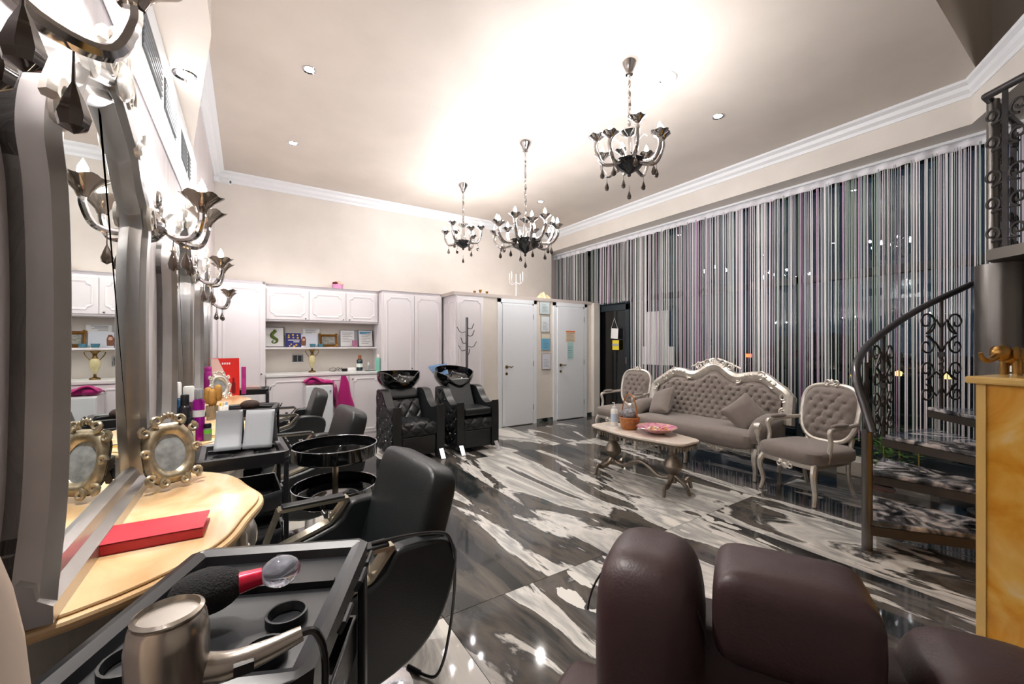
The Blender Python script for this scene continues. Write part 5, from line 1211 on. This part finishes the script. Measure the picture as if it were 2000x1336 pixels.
for x in (.035, .11):
    for s in (-1, 1): MB().cyl((x, s * .015, 0), (x, s * .015, .05), .011, seg=10).build('leg', gold, fg)
wb = thing('white_dish', 'white domed dish behind the golden figurine', 'dish', (2.84, .22, 1.251))
MB().lathe([(0, 0), (.1, 0), (.098, .008), (.08, .045), (.04, .07), (0, .075)], 32).build('dish', paper, wb)
rd = thing('floor_dish', 'long reddish dish on the floor behind the stairs', 'dish', (5.22, 1.40, 0), R(-20))
MB().sell((0, 0, .03), (.06, .15, .03), .6, .9, 24, 8).build('dish', mat('terracotta', (170, 74, 36), .4, var=.3, vscale=20), rd)
# ---------------------------------------------------------------- plants and the night outside
def leaves(mb, c, n, spread, h, size):
    for i in range(n):
        a = random.uniform(0, 6.28); rr = spread * random.random() ** .6; z = h * random.random()
        p = Vector((c[0] + rr * math.cos(a), c[1] + rr * math.sin(a), c[2] + z)); d = Vector((math.cos(a), math.sin(a), random.uniform(-.3, .8))).normalized(); s = d.cross(Vector((0, 0, 1))).normalized(); L = size * random.uniform(.6, 1.2)
        mb.add([p, p + d * L * .5 + s * L * .28, p + d * L, p + d * L * .5 - s * L * .28], [(0, 1, 2, 3)])
leaf_m = mat('leaf_green', (70, 120, 40), .5, var=.4, vscale=9); bush_m = mat('bush_green', (40, 80, 40), .6, var=.5, vscale=4)
pl = thing('potted_plant', 'leafy green plant in a pale trough beside the stairs', 'plant', (5.42, 1.46, 0))
MB().box(-.14, .14, -.42, .3, 0, .16).build('trough', mat('trough_pale', (200, 196, 186), .5), pl, smooth=False, bevel=.01)
m_ = MB(); leaves(m_, (0, -.1, .16), 150, .22, .25, .075); m_.build('leaves', leaf_m, pl, stuff=True)
for k in range(5): MB().tube([(random.uniform(-.08, .08), -.3 + .12 * k, .1), (random.uniform(-.1, .1), -.3 + .13 * k, .36)], .006, 6).build('stem', mat('stem_yellow', (190, 160, 60), .5), pl)
pl2 = thing('potted_plant', 'small green plant between the sofa and the near armchair', 'plant', (5.35, 2.02, 0))
MB().lathe([(0, 0), (.07, 0), (.09, .14), (.08, .14), (0, .12)], 20).build('pot', mat('pot_grey', (120, 118, 112), .6), pl2)
m_ = MB(); leaves(m_, (0, 0, .14), 70, .10, .2, .06); m_.build('leaves', leaf_m, pl2, stuff=True)
gr = MB().add([(5.95, -8, -.05), (30, -8, .55), (60, 30, .6), (5.95, 30, -.05)], [(0, 1, 2, 3)]).build('ground', mat('night_lawn', (34, 44, 30), .9, var=.5, vscale=1.5), smooth=False); tag(gr, 'dark lawn and street outside the shop window', 'ground', kind='structure')
for i, (x, y, r_) in enumerate(((6.6, 1.4, .42), (6.7, .2, .5), (6.5, -1.1, .45), (7.2, 2.6, .35))):
    m_ = MB(); leaves(m_, (0, 0, 0), 420, r_, r_ * 1.1, .10); o = m_.build('shrub', bush_m, loc=(x, y, -.03)); tag(o, ['low green shrub outside behind the stairs', 'largest green shrub outside near the steel column', 'green shrub outside at the far right', 'small shrub outside behind the near armchair'][i], 'shrub')
car = thing('parked_car', 'dark car parked outside beyond the curtain', 'car', (15.5, 5.4, .33), R(3))
cm = mat('car_paint', (20, 24, 28), .15, coat=.6)
pr = [(-2.1, .25), (-2.15, .65), (-1.9, .82), (-1.1, .9), (-.6, 1.35), (.7, 1.38), (1.4, .95), (2.0, .85), (2.15, .6), (2.1, .25)]
MB().prism([(p.x, p.y) for p in smooth_path([Vector(q) for q in pr], 3)], -.85, .85, YZ).build('body', cm, car, ang=50)
for y in (-1.35, 1.35):
    wh = MB().lathe([(0, -.1), (.2, -.1), (.31, -.09), (.33, 0), (.31, .09), (0, .09)], 28, M=T(-.80, y, .33) @ RY(R(-90))).build('wheel', capb, car)
    MB().lathe([(0, .1), (.18, .1), (.2, .105), (0, .11)], 20, M=T(-.80, y, .33) @ RY(R(-90)), ribs=5, amp=.2).build('rim', chrome, wh)
MB().box(-.88, -.84, 1.9, 2.08, .6, .72).build('tail_light', mat('tail_red', (255, 60, 30), .3, emit=(255, 70, 30), estr=6), car, smooth=False)
for i, (u, v) in enumerate(((1668, 728), (1755, 722), (1850, 727))):
    p = at_x(u, v, 9.5); t = thing('garden_lamp', ['left warm garden lamp glowing outside', 'middle warm garden lamp glowing outside', 'right warm garden lamp glowing outside'][i], 'lamp', (p.x, p.y, .09))
    MB().cyl((0, 0, 0), (0, 0, p.z - .2), .03).build('post', capb, t)
    MB().lathe([(0, 0), (.04, 0), (.05, .07), (0, .1)], 14, (0, 0, p.z - .2)).build('lantern', mat('warm_glow', (255, 190, 120), .4, emit=(255, 170, 90), estr=3), t)
